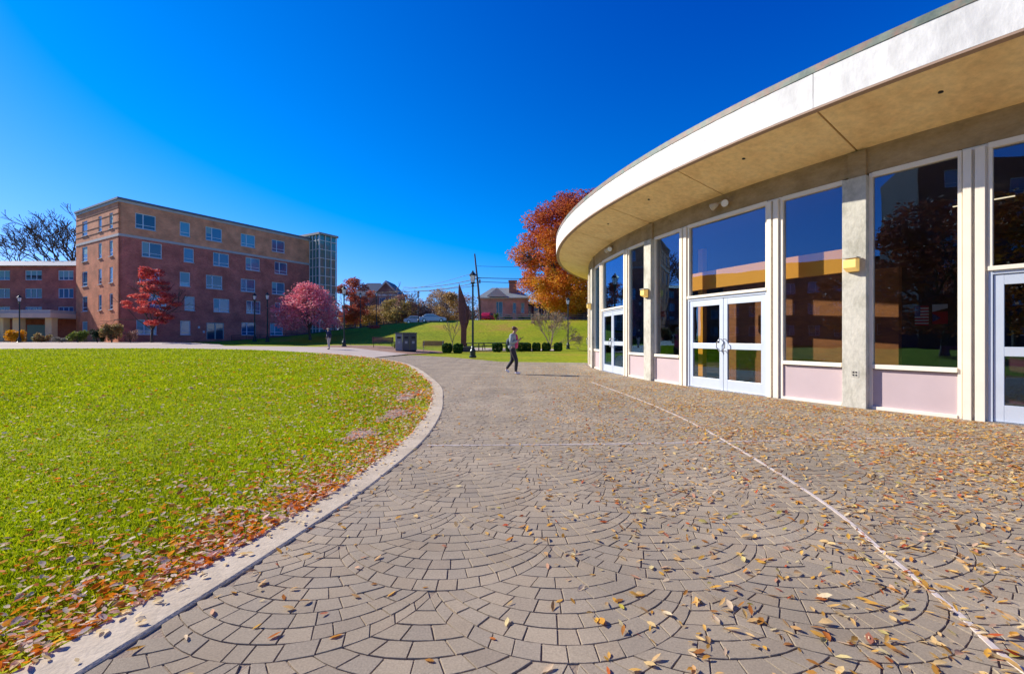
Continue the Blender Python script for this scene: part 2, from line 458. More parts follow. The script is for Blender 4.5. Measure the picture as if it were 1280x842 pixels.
# thin pale joint lines across the paving
def ribbon(name, pts, wd, z, m):
    a = offset_line(pts, wd / 2); b = offset_line(pts, -wd / 2); mb = MB()
    for i in range(len(pts) - 1):
        mb.hexa([(*a[i], z - .012), (*a[i + 1], z - .012), (*b[i + 1], z - .012), (*b[i], z - .012), (*a[i], z), (*a[i + 1], z), (*b[i + 1], z), (*b[i], z)])
    return tag(obj(name, mb, m), kind='structure')
ribbon('paving_joint', catmull([(1.93, 1.2), (1.95, 1.75), (2.055, 2.1), (2.19, 2.655), (2.43, 3.72), (2.665, 6.32), (2.65, 8.54), (2.45, 11.0), (2.27, 12.9)], 6), .026, .0145, M_line)
ribbon('paving_joint', catmull([(-1.0, 5.36), (.6, 5.40), (2.1, 5.5), (4.77, 5.75), (6.3, 5.82)], 6), .03, .0135, M_line)

# ---- far paths, mulch, road
inner = [p for p in CURB if p[1] > 21.5 or p[0] < -20]
def resample(P, n):
    d = [0]
    for a, b in zip(P, P[1:]): d.append(d[-1] + math.dist(a, b))
    out = []
    for k in range(n):
        t = d[-1] * k / (n - 1); i = max(j for j in range(len(d)) if d[j] <= t + 1e-9); i = min(i, len(P) - 2)
        u = (t - d[i]) / (d[i + 1] - d[i]); out.append((P[i][0] + (P[i + 1][0] - P[i][0]) * u, P[i][1] + (P[i + 1][1] - P[i][1]) * u))
    return out
i0 = next(i for i, p in enumerate(CURB) if p[1] > 28)
inner = resample(CURB[i0:], 60)
outer = resample([(-7.6, 33.3), (-13.53, 38.6), (-19.13, 40.9), (-24.5, 41.7), (-31, 42.3), (-45, 42.5), (-64, 40)], 60)
V, F = strip(inner, outer, .012, 8)
tag(obj('path', fast_mesh('path', V, F), M_path), kind='structure')
V, F = strip(resample([(-26.5, 42.0), (-31, 42.34), (-45, 42.54), (-64, 40)], 30), resample([(-29, 45), (-38.4, 51.9), (-52, 57), (-66, 60)], 30), .02, 10)
tag(obj('pavement', fast_mesh('pavement', V, F), M_path), kind='structure')
V, F = strip(resample([(-7.6, 33.3), (-13.53, 38.6), (-17.5, 40.4)], 20), resample([(-5.0, 39.6), (-11.5, 43.2), (-17, 43.6)], 20), -.005, 8)
tag(obj('mulch_bed', fast_mesh('mulch', V, F), M_mulch), kind='structure')
V, F = strip(resample([(-5.0, 44.0), (4.6, 43.6)], 20), resample([(-5.2, 49.5), (4.6, 47.8)], 20), .01, 6)
tag(obj('terrace_paving', fast_mesh('terrace', V, F), M_path), kind='structure')
# shaded walk climbing along the brick building, road on the plateau
V, F = strip(resample([(-37, 54.2), (-29.5, 60), (-23.5, 66.0), (-14, 75.0), (-5, 80)], 40), resample([(-38.5, 57.5), (-32, 64), (-26.5, 70), (-17, 79.0), (-8, 84)], 40), .0, 6)
tag(obj('walkway', fast_mesh('walkway', V, F), M_asphalt), kind='structure')
V, F = strip(resample([(-60, 100), (-20, 92), (0, 83), (60, 78)], 60), resample([(-60, 107), (-20, 99), (0, 90), (60, 85)], 60), .0, 6)
tag(obj('road', fast_mesh('road', V, F), M_asphalt), kind='structure')

# ------------------------------------------------------------------ grass blades and leaf litter
PATCHES = ((-2.25, 9.9, .22, 1.0), (-1.95, 7.5, .20, .6), (-1.98, 5.9, .20, .38))
def blades():
    n = 400000
    d = np.exp(RNG.uniform(math.log(1.5), math.log(58), n)); ph = np.radians(RNG.uniform(-56, 2, n))
    x = d * np.sin(ph); y = d * np.cos(ph)
    near = (y > .3)
    x, y, d = x[near], y[near], d[near]
    ok = in_poly(x, y, CURB_IN + [(-70, 30), (-75, 10), (-70, -10), (-40, -18), (-15, -15)])
    x, y, d = x[ok], y[ok], d[ok]
    # thin grass near the kerb, worn spots
    C = np.array(CURB_IN)
    dist = np.full(len(x), 99.0)
    for p in C[::1]: dist = np.minimum(dist, np.hypot(x - p[0], y - p[1]))
    wn = .5 + .5 * np.sin(x * 3.1 + 1.3 * np.sin(y * 1.7)) * np.cos(y * 2.3 + np.sin(x * 2.2))
    keep = RNG.random(len(x)) < np.clip(.12 + dist * 1.1 - .35 * wn * (dist < .8), .05, 1)
    for (a_, b_, rx, ry) in PATCHES: keep &= (((x - a_) / rx) ** 2 + ((y - b_) / ry) ** 2 > RNG.uniform(.05, 1.3, len(x)))
    x, y, d = x[keep], y[keep], d[keep]; n = len(x)
    z = np.array([gz(a, b) for a, b in zip(x, y)]) + .012
    wd = .0032 * np.maximum(1, d / 2.6); h = RNG.uniform(.014, .036, n) * np.minimum(np.maximum(1, d / 8), 1.8)
    a = RNG.uniform(0, 2 * math.pi, n); b = RNG.uniform(0, 2 * math.pi, n); ln = RNG.uniform(.1, .9, n) * h
    dx, dy = np.cos(a) * wd, np.sin(a) * wd; lx, ly = np.cos(b) * ln, np.sin(b) * ln
    V = np.stack([np.stack([x - dx, y - dy, z], 1), np.stack([x + dx, y + dy, z], 1),
                  np.stack([x + dx * .7 + lx * .4, y + dy * .7 + ly * .4, z + h * .6], 1), np.stack([x - dx * .7 + lx * .4, y - dy * .7 + ly * .4, z + h * .6], 1),
                  np.stack([x + lx, y + ly, z + h], 1)], 1)
    o = (np.arange(n) * 5)[:, None]
    F = np.concatenate([np.stack([o + 0, o + 1, o + 2], 2)[:, 0], np.stack([o + 0, o + 2, o + 3], 2)[:, 0], np.stack([o + 3, o + 2, o + 4], 2)[:, 0]])
    return fast_mesh('blades', V.reshape(-1, 3), F)
tag(obj('grass', blades(), M_blade), 'short bright green grass blades of the round lawn', 'grass', kind='stuff')

def leaf_mesh(name, x, y, z, ln, wd, lift):
    """curled pointed leaves"""
    n = len(x)
    a = RNG.uniform(0, 2 * math.pi, n); t1 = RNG.uniform(-lift, lift, n); t2 = RNG.uniform(-.5, .5, n)
    base = np.array([(-.5, 0), (-.2, .45), (.15, .5), (.5, 0), (.15, -.5), (-.2, -.45)])
    curl = RNG.uniform(-.25, .35, n)
    V = np.zeros((n, 8, 3)); u = np.concatenate([base[:, 0], [-.2, .15]]); v = np.concatenate([base[:, 1], [0, 0]])
    for k in range(8):
        px = u[k] * ln; py = v[k] * wd
        pz = np.abs(v[k]) * 2 * wd * .45 * np.abs(curl) * 2 + (u[k] ** 2) * ln * curl
        pz = pz + px * t1 + py * t2
        V[:, k, 0] = x + px * np.cos(a) - py * np.sin(a); V[:, k, 1] = y + px * np.sin(a) + py * np.cos(a); V[:, k, 2] = pz
    V[:, :, 2] += (z - V[:, :, 2].min(axis=1))[:, None]
    f = [(0, 6, 1), (6, 7, 2), (6, 2, 1), (7, 3, 2), (0, 5, 6), (5, 4, 6), (6, 4, 7), (7, 4, 3)]
    F = (np.array(f)[None] + (np.arange(n) * 8)[:, None, None]).reshape(-1, 3)
    return fast_mesh(name, V.reshape(-1, 3), F)
M_leaf_pave = mat('fallen_gold_leaf', island=[(.70, .36, .06), (.78, .48, .14), (.62, .38, .18), (.80, .58, .26), (.36, .14, .04), (.74, .42, .07), (.48, .08, .03), (.82, .66, .42), (.55, .46, .07)], rough=.9, spec=.08, transl=.35, noise2=.15, n2scale=90)
M_leaf_lawn = mat('fallen_brown_leaf', island=[(.70, .42, .28), (.80, .56, .42), (.84, .68, .52), (.86, .72, .60), (.78, .56, .44), (.72, .48, .38), (.82, .20, .01), (.90, .34, .01), (.44, .13, .04), (.64, .22, .07), (.92, .52, .03), (.66, .10, .02), (.86, .28, .01)], rough=.9, spec=.05, transl=.45, noise2=.15, n2scale=90)
M_leaf_pale = mat('fallen_pale_leaf', island=[(.78, .66, .42), (.72, .52, .22), (.80, .70, .50), (.74, .46, .10)], rough=.9, spec=.05, transl=.4)
def pave_leaves():
    n = 260000
    x = RNG.uniform(-1.6, 9, n); y = RNG.uniform(1.2, 21, n)
    dens = np.clip(.05 + .22 * (x - .0), .045, 1.0) * np.clip(1.35 - y / 15, .12, 1)
    cl = .5 + .5 * np.sin(x * 2.1 + 2 * np.sin(y * .9)) * np.cos(y * 1.6 + 1.4 * np.sin(x * 1.3)); dens *= .35 + 1.1 * cl
    # leaves gather along the pale joint line
    xl = np.interp(y, [1.75, 2.655, 3.72, 6.32, 12.9], [1.95, 2.19, 2.43, 2.665, 2.3]); dens += .5 * np.exp(-((x - xl) / .05) ** 2) * (y < 3)
    rr = np.hypot(x - CX, y - CY)
    ok = (RNG.random(n) < dens * .52) & in_poly(x, y, poly) & (rr > R + .2)
    x, y = x[ok], y[ok]; n = len(x)
    ln = RNG.uniform(.028, .068, n); return leaf_mesh('pave_leaves', x, y, RNG.uniform(.0115, .015, n), ln, ln * RNG.uniform(.2, .44, n), .35)
tag(obj('fallen_leaves', pave_leaves(), M_leaf_pave), 'gold and brown narrow leaves scattered over the paving', 'leaves', kind='stuff')
def lawn_leaves(n, pale):
    idx = RNG.uniform(20, 105, n)
    C = np.array(CURB_IN); i = idx.astype(int); fr = idx - i
    p = C[i] * (1 - fr)[:, None] + C[i + 1] * fr[:, None]
    t = C[i + 1] - C[i]; t /= np.linalg.norm(t, axis=1)[:, None]; nn = np.stack([-t[:, 1], t[:, 0]], 1)
    d = np.where(RNG.random(n) < .66, RNG.exponential(.42, n), RNG.exponential(1.9, n)) if not pale else np.abs(RNG.exponential(2.8, n))
    d = d * np.clip(p[:, 1] / 5, .7, 3.0) - .03
    if not pale:
        cl = .5 + .5 * np.sin(idx * 1.7) * np.sin(d * 6 + idx); k = RNG.random(n) < .35 + .65 * cl; d, p, nn = d[k], p[k], nn[k]
    x = p[:, 0] + nn[:, 0] * d; y = p[:, 1] + nn[:, 1] * d; n = len(x)
    z = np.array([gz(a, b) for a, b in zip(x, y)]) + np.where(d < .3, RNG.uniform(.02, .04, n), RNG.uniform(.024, .042, n))
    dd = np.hypot(x, y); ln = RNG.uniform(.022, .06, n) * np.clip(dd / 7, 1, 2.2) * (.75 if pale else 1)
    return leaf_mesh('lawn_leaves', x, y, z, ln, ln * RNG.uniform(.3, .62, n), .35)
tag(obj('fallen_leaves', lawn_leaves(21000, False), M_leaf_lawn), 'drift of orange, brown and pinkish dry leaves along the kerb', 'leaves', kind='stuff')
tag(obj('fallen_leaves', lawn_leaves(3000, True), M_leaf_pale), 'pale dry leaves sprinkled over the green lawn', 'leaves', kind='stuff')
def curb_leaves():
    n = 260; idx = RNG.uniform(20, 85, n); i = idx.astype(int); A = np.array(CURB); B = np.array(CURB_IN)
    s = RNG.beta(2.5, 1.2, n)[:, None]; p = A[i] * (1 - s) + B[i] * s + RNG.uniform(-.1, .1, (n, 2)) * .3
    ln = RNG.uniform(.025, .05, n)
    return leaf_mesh('curb_leaves', p[:, 0], p[:, 1], np.full(n, .03), ln, ln * RNG.uniform(.35, .6, n), .3)
tag(obj('fallen_leaves', curb_leaves(), M_leaf_pale), 'few pale leaves lying on the concrete kerb', 'leaves', kind='stuff')
# bare earth patches at the lawn's edge
M_earth = mat('bare_earth', ramp=[(.22, .15, .11), (.33, .24, .19)], nscale=9, rough=.95, noise2=.2, n2scale=30)
for (cx_, cy_, rx, ry) in PATCHES:
    mb = MB(); pts = []
    for k in range(28):
        t = 2 * math.pi * k / 28; q = 1 + .25 * math.sin(3 * t + cx_ * 9) + .16 * math.sin(7 * t + cy_) + .1 * math.sin(11 * t)
        pts.append((cx_ + rx * q * math.cos(t), cy_ + ry * q * math.sin(t), .0215))
    mb.add(pts + [(cx_, cy_, .026)], [(k, (k + 1) % 28, 28) for k in range(28)])
    tag(obj('earth', mb, M_earth), kind='structure')

# ------------------------------------------------------------------ round pavilion
pav = thing('round_pavilion', 'round glass walled pavilion with white concrete roof rim and overhanging eaves', 'building', (CX, CY, 0))
ro = R + 1.50
mb = MB(); seg_arc(mb, 0, 360, ro - .22, ro - .012, 5.092, 5.66, 230)
for k in range(46):
    a = A0 + (k + .5) * MOD / 2 if False else A0 + k * MOD / 2
    seg_arc(mb, a + .015, a + MOD / 2 - .015, ro - .02, ro, 5.09, 5.67, 5)
fascia = obj('roof_rim', mb, M_conc_white, pav, smooth=False)
mb = MB(); seg_arc(mb, 0, 360, ro - .20, ro + .012, 5.672, 5.79, 230); obj('coping', mb, M_copper, fascia)
mb = MB(); seg_arc(mb, 0, 360, 2, ro - .21, 5.50, 5.60, 120); obj('roof', mb, mat('roof_gravel', (.25, .24, .22), .95, noise=.2, nscale=10), pav)
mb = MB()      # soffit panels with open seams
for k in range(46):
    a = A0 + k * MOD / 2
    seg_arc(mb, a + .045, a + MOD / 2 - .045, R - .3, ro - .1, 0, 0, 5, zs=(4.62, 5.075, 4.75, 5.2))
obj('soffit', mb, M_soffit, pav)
mb = MB(); seg_arc(mb, 0, 360, R - .35, ro - .08, 0, 0, 180, zs=(4.76, 5.21, 4.80, 5.25)); obj('soffit_backing', mb, mat('seam_dark', (.10, .07, .04), .9), pav)
mb = MB(); seg_arc(mb, 0, 360, ro - .13, ro - .002, 5.055, 5.088, 230); obj('drip_edge', mb, mat('drip_stone', (.36, .24, .17), .8), pav)
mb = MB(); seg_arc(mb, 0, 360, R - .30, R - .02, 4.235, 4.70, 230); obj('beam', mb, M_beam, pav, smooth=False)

def pier_parts(a):
    mb = MB(); seg_arc(mb, a - .52, a + .52, R - .25, R + .10, 0, 4.18, 2)
    o = obj('pier', mb, M_pier, pav, bevel=.008)
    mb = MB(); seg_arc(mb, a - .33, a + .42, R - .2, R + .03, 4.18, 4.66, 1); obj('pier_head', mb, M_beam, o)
HD = 3.18     # half angle of the door opening
def module(a, doors=True):
    # mullions: a face and a stepped return
    for s in (-1, 1):
        mb = MB()
        m0, m1 = sorted((a + s * HD, a + s * (HD + .80)))
        seg_arc(mb, m0, m1, R - .16, R - .03, 0, 4.232, 1)
        seg_arc(mb, m0 + .06, m0 + .32, R - .03, R + .045, 0, 4.19, 1)
        seg_arc(mb, m0 + .42, m1 - .08, R - .03, R + .03, 0, 4.19, 1)
        obj('mullion', mb, M_cream, pav, bevel=.004)
        # side window between mullion and pier
        w0, w1 = sorted((a + s * (HD + .80), a + s * (MOD / 2 - .52)))
        fr = MB(); f = .13
        seg_arc(fr, w0, w0 + f, R - .12, R - .01, 0, 4.22, 1); seg_arc(fr, w1 - f, w1, R - .12, R - .01, 0, 4.22, 1)
        for z0, z1, dd in ((0, .055, .02), (.725, .80, .03), (4.14, 4.228, .0)): seg_arc(fr, w0 + f, w1 - f, R - .12, R - .013 + dd, z0, z1, 1)
        wf = obj('window', fr, M_cream, pav, bevel=.003)
        g = MB(); seg_arc(g, w0 + f, w1 - f, R - .075, R - .067, .80, 4.14, 1); obj('pane', g, M_glass, wf)
        g = MB(); seg_arc(g, w0 + f, w1 - f, R - .09, R - .045, .055, .725, 1); obj('panel', g, M_panel, wf)
        g = MB(); seg_arc(g, w0 + f, w1 - f, R - .0441, R - .036, .71, .7245, 1); obj('shadow_gap', g, M_rubber, wf)
    # transom window over the doors
    fr = MB(); seg_arc(fr, a - HD, a + HD, R - .12, R + .005, 4.14, 4.228, 2); seg_arc(fr, a - HD, a + HD, R - .12, R + .03, 2.29, 2.355, 2)
    for s in (-1, 1):
        f0, f1 = sorted((a + s * HD, a + s * (HD - .12))); seg_arc(fr, f0, f1, R - .12, R - .005, 2.355, 4.14, 1)
    tw = obj('transom_window', fr, M_cream, pav, bevel=.003)
    g = MB(); seg_arc(g, a - HD + .12, a + HD - .12, R - .075, R - .067, 2.355, 4.14, 1); obj('pane', g, M_glass, tw)
    fr = MB()
    for s in (-1, 1):
        f0, f1 = sorted((a + s * HD, a + s * (HD - .13))); seg_arc(fr, f0, f1, R - .11, R - .01, 0, 2.288, 1)
    seg_arc(fr, a - HD + .13, a + HD - .13, R - .11, R - .01, 2.23, 2.288, 2)
    obj('door_frame', fr, M_alu, pav, bevel=.003)
    for s in (-1, 1):
        l0, l1 = sorted((a + s * .02, a + s * (HD - .145)))
        d = MB(); st = .30
        seg_arc(d, l0, l0 + st, R - .085, R - .03, .02, 2.222, 1); seg_arc(d, l1 - st, l1, R - .085, R - .03, .02, 2.222, 1)
        for z0, z1 in ((.02, .27), (1.0, 1.14), (2.07, 2.222)): seg_arc(d, l0 + st, l1 - st, R - .083, R - .032, z0, z1, 1)
        dl = obj('door', d, M_alu, pav, bevel=.004)
        for z0, z1 in ((.27, 1.0), (1.14, 2.07)):
            g = MB(); seg_arc(g, l0 + st, l1 - st, R - .06, R - .053, z0, z1, 1); obj('pane', g, M_glass, dl)
        h = MB(); ah = a + s * .17
        for zz in (.96, 1.24): h.tube([P(ah, R - .03, zz), P(ah, R + .04, zz)], .011, 8)
        h.tube([P(ah, R + .04, .94), P(ah + s * .02, R + .055, 1.0), P(ah + s * .16, R + .06, 1.04), P(ah + s * .16, R + .06, 1.16), P(ah + s * .02, R + .055, 1.2), P(ah, R + .04, 1.26)], .013, 8)
        obj('handle', h, M_steel, dl, smooth=True)
for k in (-2, -1, 0, 1, 2): module(A0 + k * MOD)
for k in (-2, -1, 0, 1, 2, 3): pier_parts(A0 + (k - .5) * MOD)
# rest of the ring, away from the square
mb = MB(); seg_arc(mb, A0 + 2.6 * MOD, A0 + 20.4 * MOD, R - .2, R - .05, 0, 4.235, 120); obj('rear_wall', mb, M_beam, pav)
# inside
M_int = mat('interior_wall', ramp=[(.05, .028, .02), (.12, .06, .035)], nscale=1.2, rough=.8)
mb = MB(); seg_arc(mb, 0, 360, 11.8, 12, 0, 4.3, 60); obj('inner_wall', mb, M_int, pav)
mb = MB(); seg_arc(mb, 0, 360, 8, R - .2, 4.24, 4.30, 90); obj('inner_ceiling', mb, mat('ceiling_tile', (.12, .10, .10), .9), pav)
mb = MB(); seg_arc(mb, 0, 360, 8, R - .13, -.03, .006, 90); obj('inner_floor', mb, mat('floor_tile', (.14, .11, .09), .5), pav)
mb = MB(); seg_arc(mb, 16.9, 29.9, R - .62, R - .50, 2.56, 3.02, 12); obj('reflection_band', mb, mat('ochre_reflection', (.95, .50, .05), .7), pav)  # added ochre band stands in for a reflection in the glass
mb = MB(); seg_arc(mb, 16.5, 30.0, R - 2.2, R - 2.05, 0, 2.75, 12); obj('inner_screen', mb, mat('wood_screen', ramp=[(.22, .09, .025), (.40, .17, .04)], nscale=2, rough=.7, stretch=(1, 1, 4)), pav)
for a, r_ in ((28.35, R - 1.0), (11.5, R - 2.4), (41.0, R - 2)):
    mb = MB(); seg_arc(mb, a, a + .75, r_ - .15, r_, 0.0, 4.2, 2); obj('inner_column', mb, mat('amber_paint', (.85, .42, .02), .6), pav)
mb = MB(); seg_arc(mb, 31, 40, R - 3.2, R - 3.1, .0, 1.1, 6); obj('counter', mb, mat('purple_counter', (.12, .04, .08), .6), pav)
for a, r in ((33.2, 17.9),):
    mb = MB(); seg_arc(mb, a - 1.4, a + 1.4, r, r + .03, 3.98, 4.0, 2); obj('tube_light', mb, mat('tube_light', (.9, .9, .85), .4, emis=((1, .9, .65), .8)), pav)

# flags hung inside behind the glass
def flag(loc, u, w_, h_, kind, label):
    f = thing('hanging_flag', label, 'flag', loc)
    o = (loc[0], loc[1]); z = loc[2]
    red, white, blue = mat('flag_red', (.55, .02, .03), .8), mat('flag_white', (.75, .75, .72), .8), mat('flag_blue', (.02, .05, .25), .8)
    if kind == 'stripes':
        ms = {'red': MB(), 'white': MB()}; n = 13
        for i in range(n):
            c = 'red' if i % 2 == 0 else 'white'
            z1 = z + h_ - i * h_ / n; x0 = w_ * .4 if i < 7 else 0
            ms[c].box(x0, w_, 0, .006, z1 - h_ / n, z1, o, u)
        obj('red_stripes', ms['red'], red, f); obj('white_stripes', ms['white'], white, f)
        mb = MB(); mb.box(0, w_ * .4, -.001, .007, z + h_ * 6 / 13, z + h_, o, u); c = obj('canton', mb, blue, f)
        mb = MB()
        for r_ in range(5):
            for q in range(6): mb.box(w_ * (.03 + .06 * q), w_ * (.05 + .06 * q), -.003, .0, z + h_ * (.52 + .09 * r_), z + h_ * (.545 + .09 * r_), o, u)
        obj('stars', mb, white, c)
    else:
        mb = MB(); mb.box(0, w_, 0, .006, z, z + h_ * .62, o, u); obj('red_field', mb, red, f)
        mb = MB(); mb.extr([(0, h_ * .62), (w_, h_ * .8), (w_, h_), (0, h_)], loc, (u[0], u[1], 0), (0, 0, 1), (-u[1], u[0], 0), 0, .006); obj('white_field', mb, white, f)
        mb = MB(); mb.extr([(0, .05), (w_ * .55, h_ * .3), (0, h_ * .55)], loc, (u[0], u[1], 0), (0, 0, 1), (-u[1], u[0], 0), -.004, -.001); obj('blue_wedge', mb, blue, f)
flag((9.16, 10.35, 1.55), (.86, -.5), .24, .44, 'stripes', 'striped red and white flag with blue corner hung behind the glass')
flag((9.42, 10.20, 1.58), (.86, -.5), .26, .44, 'field', 'red and white flag hung beside the striped one behind the glass')

# wall lamps on the piers and twin floodlights on the beam
def wall_lamp(a, label):
    t = thing('wall_lamp', label, 'wall lamp', P(a, R + .10, 2.45), 'wall lamps on the concrete piers')
    mb = MB(); seg_arc(mb, a - .22, a + .22, R + .10, R + .125, 2.46, 2.70, 1); obj('back_plate', mb, M_beam, t)
    mb = MB(); seg_arc(mb, a - .28, a + .28, R + .126, R + .27, 0, 0, 1, zs=(2.47, 2.53, 2.70, 2.68)); obj('lamp_shade', mb, M_lens, t, bevel=.01)
    mb = MB(); seg_arc(mb, a - .31, a + .31, R + .12, R + .28, 2.703, 2.725, 1); obj('cap', mb, mat('lamp_cap', (.42, .40, .34), .5), t)
wall_lamp(A0 + .5 * MOD, 'amber wedge lamp on the pier between the two nearest glass bays, nearest the camera')
wall_lamp(A0 - .5 * MOD, 'amber wedge lamp on the pier just left of the nearer pair of double doors')
wall_lamp(A0 - 1.5 * MOD, 'amber wedge lamp on the farthest visible pier beside the grass')
wall_lamp(A0 + 1.5 * MOD, 'amber wedge lamp on the pier right of the last doors')
def flood(a, label):
    t = thing('floodlight', label, 'floodlight', P(a, R - .02, 4.5), 'twin floodlights under the eaves')
    mb = MB(); c = P(a, R + .0, 4.52); mb.tube([P(a, R - .02, 4.52), P(a, R + .05, 4.52)], .06, 12); obj('base', mb, M_beam, t)
    for s in (-1, 1):
        h = MB(); p0 = Vector(P(a, R + .05, 4.51)); p1 = Vector(P(a + s * .42, R + .12, 4.44)); d = (p1 - p0)
        h.tube([p0, p0 + d * .4, p0 + d * .42, p0 + d * .7, p0 + d * 1.3], [.018, .018, .04, .06, .09], 14)
        o = obj('lamp_head', h, mat('flood_metal', (.55, .48, .36), .5), t, smooth=True)
        l = MB(); l.tube([p0 + d * 1.3, p0 + d * 1.36], [.082, .07], 14); obj('lens', l, M_whiteplastic, o)
flood(A0, 'small twin floodlight on the beam above the nearer double doors')
flood(A0 - MOD, 'small twin floodlight on the beam above the farther double doors')
t = thing('power_outlet', 'small grey double power outlet low on the nearest concrete pier', 'outlet', P(A0 + .5 * MOD, R + .1, .6))
ao = A0 + .5 * MOD + .05
mb = MB(); seg_arc(mb, ao - .16, ao + .16, R + .10, R + .106, .56, .68, 1); obj('plate', mb, M_pier, t)
for s in (-1, 1):
    for zz in (.585, .635):
        mb = MB(); seg_arc(mb, ao + s * .06 - .035, ao + s * .06 + .035, R + .1062, R + .112, zz, zz + .028, 1); obj('socket', mb, M_rubber, t)

# ------------------------------------------------------------------ brick buildings
def wall_holes(name, p0, u, length, z0, z1, holes, m, parent, depth=.18, thick=.3):
    """wall from p0 along u with rectangular holes (s0,s1,z0,z1); outside is to the right of u"""
    nrm = (u[1], -u[0])
    S = sorted({0, length, *[h[0] for h in holes], *[h[1] for h in holes]}); Z = sorted({z0, z1, *[h[2] for h in holes if h[2] > z0], *[h[3] for h in holes if h[3] < z1]})
    mb = MB(); mb.uv = []
    W = lambda s, z, d=0: (p0[0] + u[0] * s - nrm[0] * d, p0[1] + u[1] * s - nrm[1] * d, z)
    def q(pts, uvs): mb.add(pts, [(0, 1, 2, 3)]); mb.uv.append(uvs)
    for a, b in zip(S, S[1:]):
        for c, d in zip(Z, Z[1:]):
            cs, cz = (a + b) / 2, (c + d) / 2
            if any(h[0] < cs < h[1] and h[2] < cz < h[3] for h in holes): continue
            q([W(a, c), W(b, c), W(b, d), W(a, d)], [(a, c), (b, c), (b, d), (a, d)])
    for h in holes:
        a, b, c, d = h[0], h[1], max(h[2], z0), min(h[3], z1)
        q([W(a, c), W(a, c, depth), W(b, c, depth), W(b, c)][::-1], [(a, c)] * 4)
        q([W(a, d), W(b, d), W(b, d, depth), W(a, d, depth)][::-1], [(a, d)] * 4)
        q([W(a, c), W(a, d), W(a, d, depth), W(a, c, depth)][::-1], [(a, c), (a, d), (a + .18, d), (a + .18, c)])
        q([W(b, c), W(b, c, depth), W(b, d, depth), W(b, d)][::-1], [(b, c), (b + .18, c), (b + .18, d), (b, d)])
    q([W(0, z0), W(0, z1), W(0, z1, thick), W(0, z0, thick)], [(0, z0), (0, z1), (thick, z1), (thick, z0)])
    q([W(length, z0), W(length, z0, thick), W(length, z1, thick), W(length, z1)], [(0, z0), (thick, z0), (thick, z1), (0, z1)])
    q([W(0, z1), W(length, z1), W(length, z1, thick), W(0, z1, thick)], [(0, 0), (length, 0), (length, thick), (0, thick)])
    return obj(name, mb, m, parent)
M_wframe = mat('window_frame_paint', (.60, .74, .82), .5, noise=.06, nscale=2)
M_sill = mat('stone_sill', (.50, .47, .43), .8, noise=.1, nscale=2)
M_blind = mat('window_blind', (.20, .42, .46), .7)
WN = [0]
def window(p0, u, h, parent, style, depth=.12, sill=True, fm=None):
    """window in hole h on a wall; a frame, its pane, its sill"""
    nrm = (u[1], -u[0]); o = (p0[0] - nrm[0] * depth, p0[1] - nrm[1] * depth)
    s0, s1, z0, z1 = h; mb = MB(); t = .085
    B = lambda a, b, c, d, e=.0: mb.box(a, b, -.05 - e, .03, c, d, o, u)
    B(s0, s0 + t, z0, z1); B(s1 - t, s1, z0, z1); B(s0 + t, s1 - t, z1 - t, z1); B(s0 + t, s1 - t, z0, z0 + t)
    if style == 'wide':
        m_ = s0 + (s1 - s0) * .38; B(m_ - .05, m_ + .05, z0 + t, z1 - t, .002); zr = z0 + (z1 - z0) * .26
        B(s0 + t, m_ - .05, zr - .03, zr + .03, .004); B(m_ + .05, s1 - t, zr - .03, zr + .03, .004)
    elif style == 'small':
        zr = z0 + (z1 - z0) * .26; B(s0 + t, s1 - t, zr - .03, zr + .03, .002)
    elif style == 'triple':
        for q in (1 / 3, 2 / 3): m_ = s0 + (s1 - s0) * q; B(m_ - .04, m_ + .04, z0 + t, z1 - t, .002)
    elif style == 'slit':
        zr = z0 + (z1 - z0) * .25; B(s0 + t, s1 - t, zr - .03, zr + .03, .002)
    f = obj('window', mb, fm or M_wframe, parent)
    g = MB(); g.box(s0 + t, s1 - t, -.01, .005, z0 + t, z1 - t, o, u); obj('pane', g, M_winglass, f)
    WN[0] += 1
    if WN[0] % 3 == 1:      # some blinds drawn part way
        g = MB(); g.box(s0 + t, s0 + (s1 - s0) * (.36 if style == 'wide' else .96) - .05, -.022, -.012, z0 + (z1 - z0) * (.3 if WN[0] % 2 else .5), z1 - t, o, u); obj('blind', g, M_blind, f)
    if sill:
        g = MB(); g.box(s0 - .06, s1 + .06, -.2, .04, z0 - .09, z0 - .003, o, u); obj('sill', g, M_sill, f)

C0 = (-46.3, 53.6); U = (.4992, .8665); VL = (-.8665, .4992)
M_brick = brick_mat('red_brick', (.46, .085, .06), (.60, .15, .09), (.54, .31, .25))
M_brick_tan = brick_mat('tan_brick', (.74, .26, .12), (.86, .36, .17), (.60, .36, .24))
M_brick_sunlit = brick_mat('sunlit_red_brick', (.66, .19, .08), (.80, .29, .13), (.56, .30, .19))  # red brick with the side face's sunlight put into its colour
M_metal_roof = mat('blue_grey_metal', (.13, .16, .22), .75, .0)
dorm = thing('brick_dormitory', 'five storey red brick block with tan top floor, nearest of the brick buildings', 'building', (C0[0], C0[1], 0))
LEN = 25.4; WL = 13.0
rows = [(15.45, [(2.65, 'wide'), (6.95, 'small'), (10.5, 'wide'), (15.2, 'wide'), (19.9, 'wide')]),
        (12.1, [(3.3, 'wide'), (7.4, 'small'), (11.45, 'wide'), (15.9, 'wide'), (20.35, 'wide')]),
        (8.9, [(3.05, 'wide'), (6.95, 'small'), (10.55, 'wide'), (15.2, 'wide'), (19.9, 'wide')]),
        (5.75, [(3.8, 'wide'), (7.5, 'small'), (11.5, 'wide'), (16.0, 'wide'), (20.4, 'wide')]),
        (2.55, [(2.75, 'wide'), (7.0, 'small'), (15.3, 'wide'), (19.6, 'wide')])]
low, high = [], []
